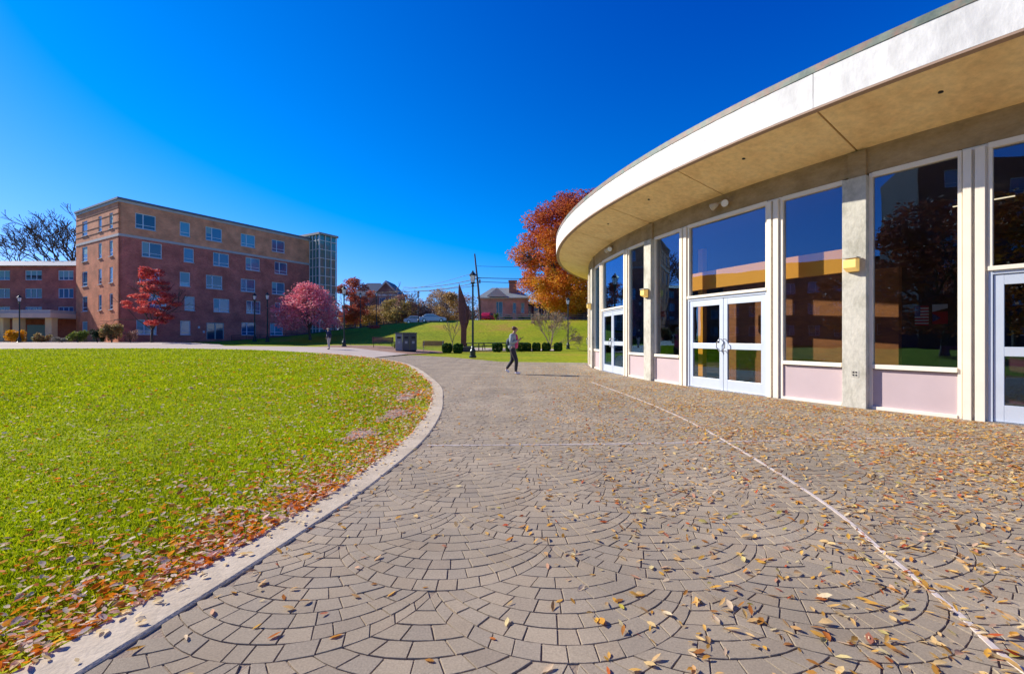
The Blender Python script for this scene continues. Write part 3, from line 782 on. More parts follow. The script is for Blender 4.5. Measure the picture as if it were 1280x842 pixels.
for z, cols in rows:
    for s, st in cols:
        hw = 1.05 if st == 'wide' else .60
        (high if z > 14 else low).append(((s - hw, s + hw, z - .92, z + .92), st))
door_h = (9.55, 11.8, 1.05, 3.3)
wall_holes('red_wall', C0, U, LEN, -.3, 13.25, [h for h, _ in low] + [door_h], M_brick, dorm)
wall_holes('tan_wall', C0, U, LEN, 13.56, 17.25, [h for h, _ in high], M_brick_tan, dorm)
for h, st in low + high: window(C0, U, h, dorm, st)
# side (left) face: outside is to the right of travel towards the corner
PL = (C0[0] + VL[0] * WL, C0[1] + VL[1] * WL); UL = (-VL[0], -VL[1])
sl_low, sl_high = [], []
for s, w_ in ((10.1, 1.7), (5.35, .95), (2.15, .95)):
    for z in (2.4, 5.6, 8.8, 12.0, 15.3):
        if z < 3 and s < 9: continue
        (sl_high if z > 14 else sl_low).append((WL - s - w_ / 2, WL - s + w_ / 2, z - .95, z + .95))
wall_holes('side_wall', PL, UL, WL, -.3, 13.25, sl_low, M_brick_sunlit, dorm)
wall_holes('side_top_wall', PL, UL, WL, 13.56, 17.25, sl_high, M_brick_tan, dorm)
for h in sl_low + sl_high: window(PL, UL, h, dorm, 'slit', depth=.1)
def frame2(fn):
    pass
# band courses and coping, run round both faces
for nm, z0, z1, e, m in (('belt_course', 13.252, 13.558, .06, M_sill), ('cornice', 17.252, 17.55, .10, M_sill), ('coping', 17.552, 17.78, .22, M_metal_roof)):
    mb = MB()
    mb.box(-e, LEN + e, -e, .35, z0, z1, C0, U); mb.box(0, WL - .352, -e, .35, z0 + .002, z1 - .002, PL, UL)
    obj(nm, mb, m, dorm)
mb = MB()     # corbelled brick lines of the side face
for z in (5.0 + 9.2, 14.9, 15.9, 16.6): mb.box(.02, WL - .12, -.035, .0, z, z + .07, PL, UL)
obj('brick_band', mb, mat('dark_brick_line', (.16, .06, .04), .9), dorm)
# remaining walls and roof slab
back = (C0[0] + U[0] * LEN, C0[1] + U[1] * LEN)
mb = MB(); mb.box(.3, LEN - .3, .35, WL - .3, 16.9, 17.1, C0, U); obj('roof', mb, M_metal_roof, dorm)
mb = MB(); mb.box(.31, LEN - .0, WL - .3, WL, -.3, 17.25, C0, U); mb.box(LEN - .3, LEN - .002, .31, WL - .31, -.3, 17.25, C0, U); obj('rear_wall', mb, M_brick, dorm)
mb = MB(); mb.box(.6, LEN - .5, 1.2, WL - .6, 0, 16.85, C0, U); obj('interior', mb, mat('room_dark', (.05, .05, .055), .9), dorm)
# entrance doors
mb = MB(); s0, s1, z0, z1 = door_h
for a, b in ((s0, s0 + .1), (s1 - .1, s1), ((s0 + s1) / 2 - .08, (s0 + s1) / 2 + .08)): mb.box(a, b, .02, .12, z0, z1, C0, U)
mb.box(s0 + .1, s1 - .1, .022, .118, z1 - .12, z1, C0, U); mb.box(s0 + .1, s1 - .1, .024, .116, 2.35, 2.43, C0, U)
df = obj('entrance_door', mb, mat('pale_green_frame', (.30, .42, .40), .5), dorm)
mb = MB(); mb.box(s0 + .1, s1 - .1, .06, .07, z0, z1, C0, U); obj('pane', mb, M_winglass, df)
for s in (8.6, 9.2):
    mb = MB(); mb.box(s - .12, s + .12, -.05, -.003, 2.5 - (s - 8.6), 2.8 - (s - 8.6), C0, U); obj('notice', mb, mat('notice_white', (.6, .6, .62), .6), dorm)
# low ramp with rails against the long face
mb = MB()
for k in range(3): mb.tube([(C0[0] + U[0] * s + U[1] * 1.6, C0[1] + U[1] * s - U[0] * 1.6, .95 + .3 * k + (s - 12) * .035) for s in (12, 16, 20, 25)], .03, 6)
for s in range(12, 26, 2):
    x, y = C0[0] + U[0] * s + U[1] * 1.6, C0[1] + U[1] * s - U[0] * 1.6; mb.tube([(x, y, .5), (x, y, 1.58 + (s - 12) * .035)], .03, 6)
rl = thing('ramp_railing', 'dark metal railing of the ramp along the brick block', 'railing', (C0[0] + U[0] * 12 + 1.6 * U[1], C0[1] + U[1] * 12 - 1.6 * U[0], .7)); obj('rails', mb, M_blackmetal, rl)

# glass stair tower
TP = (C0[0] + U[0] * LEN, C0[1] + U[1] * LEN)
tower = thing('glass_stair_tower', 'glazed stair tower with metal grid at the end of the brick block', 'building', (TP[0], TP[1], 0))
o = (TP[0] + U[1] * 2.5, TP[1] - U[0] * 2.5)       # near outer corner
ZT = 18.3; tw_, td = 3.3, 2.5
M_tg = mat('tower_glass', (.06, .22, .19), .08, spec=1.0)
# side towards the camera runs from the brick wall outwards (direction n), front face along U
nrm = (U[1], -U[0])
mb = MB(); mb.box(.08, tw_ - .08, .08, 4.5, 0, ZT - .2, o, U); obj('glazing', mb, M_tg, tower)
mb = MB()
for k in range(12):
    z = 1.2 + k * 1.45
    mb.box(-.04, tw_ + .04, -.05, 2.5, z, z + .1, o, U)
for s in (0, tw_ / 3, 2 * tw_ / 3, tw_): mb.box(s - .06, s + .06, -.08, .05, 0, ZT - .2, o, U)
for s in (0.0, .83, 1.66, 2.44): mb.box(-.08, .05, s + .0, s + .12, 0, ZT - .2, o, U)
obj('mullion_grid', mb, mat('tower_metal', (.72, .74, .68), .5), tower)
mb = MB(); mb.box(-.25, tw_ + .25, -.25, 5, ZT - .2, ZT + .15, o, U); obj('roof', mb, mat('tower_roof', (.36, .33, .27), .7), tower)
mb = MB()
for k in range(1, 5): mb.box(.10, tw_ - .1, .25, 2.4, 1.2 + k * 3.3, 1.9 + k * 3.3, o, U)
obj('stair_landing', mb, mat('landing_brick', (.18, .07, .05), .8), tower)
mb = MB(); mb.box(.02, tw_, 4.5, 4.9, 0, ZT - .2, o, U); obj('rear_wall', mb, M_brick, tower)

# long low wing at the far left with an entrance canopy
WY = 62.0; X0, X1 = -98.0, -57.2
wing = thing('brick_wing', 'low three storey red brick wing behind the corner block', 'building', (X1, WY, 0))
holes = []; pxs = [(-.01, 'wide'), (-.0, 'wide')]
for xc, w_ in ((-92, 2.4), (-87.2, 2.4), (-82.6, 2.4), (-78.2, 2.4), (-73.9, 2.4), (-69.6, 2.4), (-65.2, 2.3), (-60.8, 2.1)):
    for z in (4.8, 7.3, 9.75):
        holes.append((xc - w_ / 2 - X0 - .0, xc + w_ / 2 - X0, z - .66, z + .66))
wall_holes('wall', (X0, WY), (1, 0), X1 - X0, -.3, 11.0, holes, M_brick, wing)
for h in holes: window((X0, WY), (1, 0), h, wing, 'triple', sill=False)
mb = MB(); mb.add([(X0 - .5, WY - .5, 11.003), (X1, WY - .5, 11.003), (X1, WY + 6, 12.7), (X0 - .5, WY + 6, 12.7), (X0 - .5, WY + 12, 11.003), (X1, WY + 12, 11.003)],
                   [(0, 1, 2, 3), (3, 2, 5, 4), (0, 3, 4), (1, 5, 2), (0, 4, 5, 1)]); obj('roof', mb, M_metal_roof, wing)
mb = MB(); mb.box(X0, X1 - .01, .31, 11.5, -.3, 10.9, (0, WY), (1, 0)); obj('rear_wall', mb, M_brick, wing)
mb = MB(); mb.box(-66, -63.4, -.06, .1, .7, 3.0, (0, WY), (1, 0)); wd = obj('glass_door', mb, mat('teal_door', (.05, .16, .20), .2), wing)
can = thing('entrance_canopy', 'cream concrete porch canopy on square columns before the low wing', 'canopy', (-62, 59, .7))
mb = MB(); mb.prism([(-67.2, 56.8), (-57.6, 56.8), (-57.6, 61.9), (-69.2, 61.9), (-69.6, 58.6)], 3.75, 4.35); cs = obj('roof_slab', mb, mat('cream_concrete', (.72, .58, .46), .8, noise=.1, nscale=.6), can)
mb = MB(); mb.prism([(-66.6, 57.2), (-58.0, 57.2), (-58.0, 61.5), (-68.4, 61.5), (-68.9, 59)], 4.352, 4.75); obj('upstand', mb, M_sill, cs)
for x in (-64.6, -62.6, -58.5):
    mb = MB(); mb.box(x - .42, x + .42, 57.4, 58.2, .5, 3.748); obj('column', mb, mat('sunlit_cream', (.86, .66, .34), .8, noise=.08, nscale=1), can, bevel=.03)  # columns stand in shade; sunlight is put into their bright cream

# ------------------------------------------------------------------ trees
def branch_tree(mb, p, d, length, r, depth, spread=.6, tips=None, gravity=0.0, minr=.008, n=6, kids=(2, 3), shrink=.72):
    pts = [p.copy()]; rad_ = [r]; q = p.copy(); dd = d.copy()
    for i in range(3):
        dd = (dd + Vector((random.uniform(-1, 1), random.uniform(-1, 1), random.uniform(-.4, .8) - gravity)) * .17).normalized()
        q = q + dd * (length / 3); pts.append(q.copy()); rad_.append(max(minr, r * (1 - .3 * (i + 1) / 3)))
    mb.tube(pts, rad_, n, cap=False)
    if tips is not None and depth <= 1: tips.append(q.copy())
    if depth == 0: return
    for k in range(random.randint(*kids) ):
        a = random.uniform(0, 2 * math.pi); s = random.uniform(.5, 1.1) * spread
        perp = dd.orthogonal().normalized(); perp.rotate(Matrix.Rotation(a, 3, dd))
        nd = (dd * math.cos(s) + perp * math.sin(s)).normalized()
        st = pts[random.choice((2, 3, 3))]
        branch_tree(mb, st.copy(), nd, length * random.uniform(shrink - .1, shrink + .08), max(minr, r * .6), depth - 1, spread, tips, gravity, minr, max(4, n - 1), kids, shrink)

def crown_mesh(clumps, n, size, flat=.5, elong=1.4):
    """many small leaf faces spread through clumps [(centre, radii, weight)]"""
    wts = np.array([c[2] for c in clumps], float); wts /= wts.sum()
    ids = RNG.choice(len(clumps), n, p=wts)
    C = np.array([tuple(c[0]) for c in clumps])[ids]; Rr = np.array([tuple(c[1]) for c in clumps])[ids]
    v = RNG.normal(size=(n, 3)); v /= np.linalg.norm(v, axis=1)[:, None]
    rr = RNG.beta(3.2, 1.5, n)[:, None]
    Pp = C + v * Rr * rr
    a = RNG.normal(size=(n, 3)); a[:, 2] *= flat; a /= np.linalg.norm(a, axis=1)[:, None]
    b = np.cross(a, RNG.normal(size=(n, 3))); b /= np.linalg.norm(b, axis=1)[:, None]
    s = (size * RNG.uniform(.6, 1.3, n))[:, None]
    V = np.stack([Pp - a * s * elong, Pp + b * s * .6, Pp + a * s * elong, Pp - b * s * .6], 1)
    F = (np.arange(n) * 4)[:, None] + np.array([[0, 1, 2, 3]])
    return V.reshape(-1, 3), F

def place(name, V, F, m, parent):
    w_ = wloc(parent); V = V - np.array([w_.x, w_.y, w_.z])
    return obj(name, fast_mesh(name, V, F), m, parent)

def tree(name, label, x, y, z, H, Rx, trunk_h, trunk_r, leaf_mat, n, size, group=None, nclump=60, shape=None, base_spread=.7, depth=4, bark=None, zsq=.8, seed=1, clump_r=.22, first=.36, crown_lift=None):
    random.seed(seed)
    t = thing(name, label, 'tree', (x, y, z), group)
    mb = MB(); top = Vector((x, y, z)) + Vector((random.uniform(-.3, .3), random.uniform(-.3, .3), trunk_h))
    mb.tube([(x, y, z - .3), (x, y, z + .15 * trunk_h), tuple(top)], [trunk_r * 1.5, trunk_r, trunk_r * .8], 9)
    tips = []
    for k in range(6):
        a = 2 * math.pi * k / 6 + random.uniform(-.4, .4); el = random.uniform(.4, 1.3)
        d = Vector((math.cos(a) * math.cos(el), math.sin(a) * math.cos(el), math.sin(el)))
        branch_tree(mb, top - Vector((0, 0, random.uniform(0, trunk_h * .2))), d, (H - trunk_h) * first, trunk_r * .5, depth - 1, base_spread, tips, minr=.02)
    obj('trunk', mb, bark or M_bark, t, smooth=True)
    clumps = []
    ch = H - (crown_lift if crown_lift is not None else trunk_h * .8); c0 = z + H - ch / 2
    shape = shape or (lambda q: math.sqrt(max(0, 1 - q * q)))
    for k in range(nclump):
        q = random.uniform(-.97, .92); rad2 = Rx * shape(q); a = random.uniform(0, 2 * math.pi); rr = rad2 * math.sqrt(random.uniform(.12, 1)) * .88
        rc = Rx * clump_r * random.uniform(.6, 1.35)
        clumps.append(((x + rr * math.cos(a), y + rr * math.sin(a), c0 + q * ch / 2), (rc * 1.15, rc * 1.15, rc * zsq), rc ** 2 * random.uniform(.6, 1.3)))
    V, F = crown_mesh(clumps, n, size)
    place('crown', V, F, leaf_mat, t)
    return t
def leafm(name, cols, n2=.3, sc=.5): return mat(name, island=cols, rough=.6, spec=.2, transl=.35, noise2=n2, n2scale=sc)
M_or = mat('orange_foliage', ramp=[(.62, .25, .02), (.58, .16, .015), (.40, .06, .02)], nscale=.22, rough=.6, transl=.35, noise2=.45, n2scale=2.5, detail=3)
def beech_mat():
    m = mat('beech_foliage', (.5, .2, .02), .6, spec=.2); nt = m.node_tree; N = nt.nodes; L = nt.links; b = N['Principled BSDF']
    tc = N.new('ShaderNodeTexCoord'); sx = N.new('ShaderNodeSeparateXYZ'); L.new(tc.outputs['Object'], sx.inputs[0])
    nz = N.new('ShaderNodeTexNoise'); nz.inputs['Scale'].default_value = .35; nz.inputs['Detail'].default_value = 4; L.new(tc.outputs['Object'], nz.inputs['Vector'])
    g = N.new('ShaderNodeNewGeometry')
    a = N.new('ShaderNodeMath'); a.operation = 'MULTIPLY_ADD'; a.inputs[1].default_value = .036; a.inputs[2].default_value = -.62; L.new(sx.outputs['Z'], a.inputs[0])
    c = N.new('ShaderNodeMath'); c.operation = 'MULTIPLY_ADD'; c.inputs[1].default_value = 1.5; L.new(nz.outputs['Fac'], c.inputs[0]); L.new(a.outputs[0], c.inputs[2])
    d = N.new('ShaderNodeMath'); d.operation = 'MULTIPLY_ADD'; d.inputs[1].default_value = .35; L.new(g.outputs['Random Per Island'], d.inputs[0]); L.new(c.outputs[0], d.inputs[2])
    r = N.new('ShaderNodeValToRGB')
    for i, (p_, c_) in enumerate(((.0, (.34, .27, .03)), (.3, (.64, .33, .03)), (.58, (.66, .22, .025)), (.85, (.54, .12, .03)), (1, (.34, .07, .05)))):
        if i > 1: r.color_ramp.elements.new(p_)
        r.color_ramp.elements[i].position = p_; r.color_ramp.elements[i].color = (*c_, 1)
    L.new(d.outputs[0], r.inputs['Fac']); L.new(r.outputs[0], b.inputs['Base Color'])
    t = N.new('ShaderNodeBsdfTranslucent'); mx = N.new('ShaderNodeMixShader'); mx.inputs[0].default_value = .35
    L.new(r.outputs[0], t.inputs['Color']); L.new(b.outputs[0], mx.inputs[1]); L.new(t.outputs[0], mx.inputs[2]); L.new(mx.outputs[0], N['Material Output'].inputs['Surface'])
    return m
M_beech = beech_mat()
M_redleaf = leafm('scarlet_foliage', [(.62, .07, .06), (.78, .18, .14), (.50, .04, .06), (.84, .30, .20)])
M_pink = leafm('crimson_pink_foliage', [(.80, .17, .23), (.86, .30, .33), (.70, .11, .18), (.90, .44, .42), (.60, .09, .13)])
M_rust = leafm('rust_foliage', [(.42, .10, .06), (.35, .07, .05), (.50, .16, .08)])
M_olive = leafm('olive_gold_foliage', [(.34, .26, .08), (.28, .24, .08), (.44, .30, .09), (.24, .17, .08)])
M_tan = leafm('tan_twigs', [(.36, .26, .17), (.42, .27, .16), (.28, .19, .15), (.46, .36, .22)])
M_mauve = leafm('mauve_twigs', [(.30, .16, .13), (.36, .21, .16), (.25, .14, .13)])
M_dark = leafm('box_foliage', [(.02, .07, .015), (.04, .12, .025), (.07, .18, .035)])
M_yellow = leafm('yellow_foliage', [(.85, .42, .01), (.80, .50, .02), (.70, .32, .01)])
M_green = leafm('shrub_foliage', [(.06, .15, .02), (.14, .22, .04), (.26, .28, .05), (.04, .09, .02)])
M_mixed = leafm('autumn_shrub_foliage', [(.30, .30, .08), (.42, .16, .06), (.40, .34, .16), (.14, .18, .04)])
M_everg = leafm('evergreen_foliage', [(.01, .035, .012), (.02, .055, .02), (.015, .04, .02)])

cone = lambda q: .95 * math.sqrt(max(0, 1 - ((q + .25) / 1.25) ** 2)) if q > -.25 else math.sqrt(max(0, 1 - ((q + .25) / .75) ** 2)) * .95
tree('beech_tree', 'tall broad tree in orange and red leaf behind the pavilion', 11.6, 76, gz(11.6, 76), 20.8, 13.2, 4.2, .75, M_beech, 105000, .15, nclump=300, shape=cone, depth=5, seed=5, clump_r=.12, first=.3, crown_lift=1.5)
tree('maple_tree', 'small scarlet maple in front of the brick block corner', -39.9, 50.4, .7, 8.4, 2.6, 1.6, .14, M_redleaf, 6000, .11, nclump=46, seed=8, shape=lambda q: .55 + .45 * math.cos(q * 2.2 + .5) if q < .6 else .45, clump_r=.22, zsq=.5, crown_lift=2.0)
tree('cherry_tree', 'wide low pink red tree on the grass before the glass tower', -23.3, 52.5, gz(-23.3, 52.5), 6.3, 5.0, 1.5, .16, M_pink, 9500, .105, nclump=120, seed=3, shape=lambda q: max(.12, 1 - .85 * (q + .45) / 1.4) if q > -.45 else .95, clump_r=.19, zsq=.7, crown_lift=1.5)
tree('maple_tree', 'dark red tree rising behind the glass stair tower', -28.3, 82, gz(-28.3, 82), 9.2, 3.9, 2.2, .2, M_rust, 9000, .13, nclump=50, seed=12, crown_lift=1.5)

def bare_tree(name, label, x, y, z, H, trunk_h, r, depth, spread, seed, bark=None, kids=(2, 3), mainb=6, leaves=None, minr=.012, first=.4, el=(.5, 1.3), group=None):
    random.seed(seed); t = thing(name, label, 'tree', (x, y, z), group); mb = MB()
    if trunk_h > 0: mb.tube([(x, y, z - .2), (x + .05, y, z + trunk_h)], [r * 1.3, r], 9)
    tips = []
    for k in range(mainb):
        a = 2 * math.pi * k / mainb + random.uniform(-.4, .4); e = random.uniform(*el)
        d = Vector((math.cos(a) * math.cos(e), math.sin(a) * math.cos(e), math.sin(e)))
        branch_tree(mb, Vector((x + .05, y, z + trunk_h * random.uniform(.8, 1))), d, (H - trunk_h) * first, r * .6, depth, spread, tips, minr=minr, kids=kids)
    obj('trunk' if trunk_h > 0 else 'stems', mb, bark or M_bark, t, smooth=True)
    if leaves:
        m, n, s, rc = leaves
        V, F = crown_mesh([(tuple(p), (rc, rc, rc), 1) for p in tips], n, s); place('crown', V, F, m, t)
    return t
bare_tree('oak_tree', 'big leafless tree standing behind the low brick wing', -78, 82, .7, 23.0, 6.5, .5, 6, .62, 21, minr=.03, kids=(2, 3), mainb=9, first=.36, el=(.2, 1.4))
bare_tree('dogwood_tree', 'small leafless many stemmed tree beside the clipped box hedges', 3.9, 46.5, .0, 4.1, .35, .06, 5, .5, 4, bark=mat('pale_twig', (.30, .21, .15), .8), mainb=8, minr=.013, first=.34, el=(.3, 1.2), kids=(2, 3), leaves=(M_mixed, 1300, .045, .35))
bare_tree('birch_tree', 'pale leafless tree between the far gabled house and the cars', -23.5, 92, gz(-23.5, 92), 9.5, 2.6, .16, 4, .5, 31, bark=M_barkgrey, minr=.03, first=.38)
bare_tree('sapling', 'thin leafless sapling standing beside the rust coloured sculpture', -5.6, 42.5, .05, 2.9, .8, .035, 3, .5, 33, bark=M_barkgrey, minr=.01, mainb=4, el=(.8, 1.4))
k = 0
far_trees = [(445, 96, 4.6, 3.6, 'olive'), (470, 99, 5.6, 3.6, 'gold'), (488, 94, 6.0, 3.4, 'tan'), (505, 98, 6.4, 3.8, 'gold'), (519, 104, 6.2, 3.6, 'mauve'),
             (553, 112, 9.2, 4.2, 'tan'), (566, 118, 7.2, 3.8, 'olive'), (540, 122, 6.2, 4.2, 'mauve'), (530, 108, 5.4, 3.2, 'tan'), (428, 100, 5.5, 3.6, 'mauve'), (582, 115, 8, 4.0, 'mauve'),
             (458, 88, 4.2, 3.0, 'gold'), (497, 89, 5.6, 3.2, 'olive'), (512, 92, 6.6, 3.2, 'mauve'), (560, 100, 6.6, 3.4, 'gold'), (545, 106, 7.6, 3.8, 'tan'), (480, 112, 8.6, 4.4, 'mauve')]
words = dict(olive='olive leaved', gold='dull gold', tan='bare tan', mauve='bare mauve')
where = {445: 'left of the gabled brick house front', 470: 'in front of the gabled house', 488: 'under the gable of the far house', 505: 'right of the gabled house', 519: 'left of the parked pale car',
         553: 'tallest of its row, left of the sculpture', 566: 'just left of the sculpture', 540: 'behind the parked cars', 530: 'directly above the parked cars', 428: 'behind the tall lamp near the walker', 582: 'behind the sculpture and the utility pole', 458: 'between the two slim lamp posts on the left of the hill', 497: 'just right of the gable wall, before the bare birch', 512: 'above the silver parked car', 560: 'low one touching the left edge of the sculpture', 545: 'directly above the pale blue parked car', 480: 'rising beside the gabled house roof'}
for px, Y, H, r_, c in far_trees:
    X = (px - 640) / 569 * Y; z = gz(X, Y); k += 1
    tree('small_tree', f'{words[c]} tree {where[px]}', X, Y, z, H, r_, 1.0, .12, dict(olive=M_olive, gold=mat('gold_foliage', island=[(.50, .30, .06), (.42, .26, .08), (.34, .22, .08)], transl=.3, noise2=.3, n2scale=.5), tan=M_tan, mauve=M_mauve)[c],
         2600, .16, group='small trees along the far road', nclump=30, seed=40 + k, depth=4, bark=M_barkgrey, clump_r=.3, crown_lift=.7)
tree('pine_tree', 'small dark evergreen behind the roof of the gabled house', -36.5, 122, 6, 9.5, 3, 3, .2, M_everg, 3000, .2, seed=70, shape=lambda q: max(.1, (1 - q) / 2), nclump=40)

def shrub(name, label, x, y, z, sx, sy, h, m, n, size, box=False, group=None, cat='shrub', seed=1):
    random.seed(seed); t = thing(name, label, cat, (x, y, z), group)
    mb = MB()
    for k in range(5):
        a = k * 1.26; mb.tube([(x, y, z - .05), (x + math.cos(a) * sx * .25, y + math.sin(a) * sy * .25, z + h * .45), (x + math.cos(a) * sx * .6, y + math.sin(a) * sy * .6, z + h * .75)], [.03, .02, .01], 5)
    obj('stems', mb, M_bark, t)
    if box:
        v = RNG.uniform(-1, 1, (n, 3)); ax = RNG.integers(0, 3, n); sg = np.sign(RNG.uniform(-1, 1, n)); v[np.arange(n), ax] = sg * RNG.uniform(.86, 1.02, n)
        v = v / np.maximum(1, (np.linalg.norm(v, axis=1) / 1.22))[:, None]
        Pp = v * np.array([sx, sy, h / 2]) + np.array([x, y, z + h / 2])
        a = RNG.normal(size=(n, 3)); a /= np.linalg.norm(a, axis=1)[:, None]; b = np.cross(a, RNG.normal(size=(n, 3))); b /= np.linalg.norm(b, axis=1)[:, None]
        s = (size * RNG.uniform(.6, 1.3, n))[:, None]
        Pp = Pp + .035 * np.sin(Pp[:, [1, 2, 0]] * 17 + x * 9); V = np.stack([Pp - a * s, Pp + b * s * .6, Pp + a * s, Pp - b * s * .6], 1).reshape(-1, 3); F = (np.arange(n) * 4)[:, None] + np.array([[0, 1, 2, 3]])
    else:
        cl = []
        for k in range(14):
            a = random.uniform(0, 6.28); q = math.sqrt(random.random()) * .7
            cl.append(((x + sx * q * math.cos(a), y + sy * q * math.sin(a), z + h * random.uniform(.25, .72)), (sx * .36, sy * .36, h * .27), random.uniform(.6, 1.3)))
        V, F = crown_mesh(cl, n, size)
    place('foliage', V, F, m, t); return t
hg = 'clipped box shrubs in a row'
hl = [(-5.45, 38.2, 'clipped box shrub immediately right of the wooden slatted bench'), (-4.5, 38.0, 'clipped box shrub at the foot of the sculpture, left of the big lamp post'),
      (-1.35, 42.0, 'clipped box shrub just left of the walking person'), (-.2, 42.6, 'clipped box shrub half hidden behind the walking person'), (.75, 43.5, 'clipped box shrub just right of the walking person'), (1.45, 44, 'clipped box shrub second right of the walking person'),
      (2.35, 44, 'clipped box shrub third right of the walking person'), (3.3, 44, 'clipped box shrub left of the leafless dogwood'), (4.45, 44, 'clipped box shrub beneath the leafless dogwood, rightmost of the row')]
for i, (x, y, lb) in enumerate(hl):
    shrub('box_shrub', lb, x, y, gz(x, y) - .03, .37 if i not in (2,) else .45, .37, .78, M_dark, 6500, .042, box=True, group=hg, seed=i)
for i, a in enumerate([('forsythia_bush', 'bright yellow bush beside the far left lamp post', -59.0, 54.2, .7, 1.15, .9, 1.75, M_yellow, 2600, .07),
                       ('shrub', 'brownish green shrub before the canopy columns', -55.3, 53.5, .7, 1.2, .8, 1.2, M_mixed, 1800, .07),
                       ('shrub', 'low pale grey leaved shrub right of the canopy', -52.0, 52.6, .7, 1.3, .7, .8, mat('grey_foliage', island=[(.40, .38, .32), (.30, .28, .24), (.22, .24, .16)], transl=.2), 1500, .06),
                       ('shrub', 'green shrub with yellow tips at the side face of the brick block', -49.6, 52.0, .7, 1.4, .8, 1.5, M_green, 2400, .07),
                       ('shrub', 'dark green round shrub beside the brick block corner', -47.2, 51.8, .7, .9, .8, 1.7, M_everg, 2000, .06),
                       ('shrub', 'pale flowering hydrangea shrub at the brick block corner', -45.2, 51.4, .7, 1.5, .8, 2.3, M_mixed, 3200, .08),
                       ('shrub', 'small purple grey bare shrub under the scarlet maple', -43.1, 51.4, .7, .9, .6, 1.6, M_mauve, 900, .06),
                       ('shrub', 'low green hedge on the grass left of the grey bins', -9.9, 40.4, .2, .9, .5, .75, M_green, 1400, .05),
                       ('shrub', 'orange red low shrub beside the base of the tall lamp by the walkway', -19.2, 62.5, 2.2, 1.2, .8, .9, M_redleaf, 900, .07),
                       ('shrub', 'dark green shrub on the hill crest before the brick house', -2.6, 75.5, 4.1, .5, .5, 1.5, M_green, 700, .07)]):
    shrub(*a, seed=100 + i)

mb = MB(); n = 14
for j in range(8):
    f = math.pi * j / 15
    for k in range(n):
        a = 2 * math.pi * k / n; q = 1 + .13 * math.sin(k * 1.7 + j) + .08 * math.cos(k * 3.1 - j * 2)
        mb.v.append((-60.9 + 1.15 * q * math.sin(f + .02) * math.cos(a), 52.6 + .9 * q * math.sin(f + .02) * math.sin(a), .55 + 1.35 * math.cos(f)))
mb.f = [(j * n + k, (j + 1) * n + k, (j + 1) * n + (k + 1) % n, j * n + (k + 1) % n) for j in range(7) for k in range(n)]
tag(obj('boulder', mb, mat('grey_rock', (.30, .28, .33), .9, noise=.25, nscale=2), smooth=True, loc=(-60.9, 52.6, .6)), 'grey lilac boulder at the far left edge of the picture', 'boulder')

# ------------------------------------------------------------------ street lamps
M_lampgreen = mat('lamp_paint', (.018, .035, .038), .4, .3)
def make_lamp(H=5.2, white=False):
    t = thing('street_lamp', 'x', 'street lamp', (0, 0, 0), 'black lantern lamp posts')
    mb = MB(); mb.lathe([(.20, 0), (.20, .10), (.15, .14), (.16, .42), (.12, .50), (.09, .58), (.10, .62), (.07, .68)], n=12); obj('base', mb, M_lampgreen, t)
    mb = MB(); mb.lathe([(.062, .68), (.048, H - .95), (.075, H - .93), (.075, H - .88), (.05, H - .86), (.05, H - .80)], n=12); obj('pole', mb, M_lampgreen, t)
    mb = MB(); mb.lathe([(.06, H - .80), (.13, H - .76), (.14, H - .72)], n=8)
    for k in range(4):
        a = math.pi / 4 + k * math.pi / 2; mb.tube([(.11 * math.cos(a), .11 * math.sin(a), H - .73), (.19 * math.cos(a), .19 * math.sin(a), H - .30)], .012, 5)
    mb.lathe([(.225, H - .30), (.20, H - .26), (.10, H - .13), (.05, H - .10), (.06, H - .06), (.02, H)], n=8)
    ln = obj('lantern', mb, M_lampgreen, t)
    mb = MB(); mb.lathe([(.09, H - .72), (.16, H - .32), (.15, H - .30)], n=8); obj('lamp_glass', mb, M_whiteplastic, ln)
    return t
lampspots = [(-2.48, 28.8, 'tall dark green lamp post nearest the camera, standing before the sculpture'), (-15.13, 41.0, 'black lamp post in front of the pink red tree, near the distant walker'),
             (5.97, 48.5, 'thin black lamp post between the dogwood and the round pavilion'), (-56.6, 52.3, 'black lamp post by the yellow bush and the porch canopy'),
             (-29.4, 52.0, 'dark lamp post against the brick block, left one of a close pair'), (-27.3, 50.8, 'dark lamp post against the brick block, right one of a close pair'),
             (-21.8, 65.5, 'slim black lamp post before the windows of the gabled house'), (-19.8, 66.5, 'slim black lamp post under the gable of the far house'), (-15.0, 73, 'slim black lamp post standing before the parked cars')]
lamp0 = make_lamp()
for i, (x, y, lb) in enumerate(lampspots):
    l = lamp0 if i == 0 else copy_tree(lamp0)
    l.location = (x, y, gz(x, y) - (.0 if i == 0 else .05)); l['label'] = lb
    if i == 0: l.scale = (1.15, 1.15, 1.06)
    if i > 5: l.scale = (.92, .92, .98)

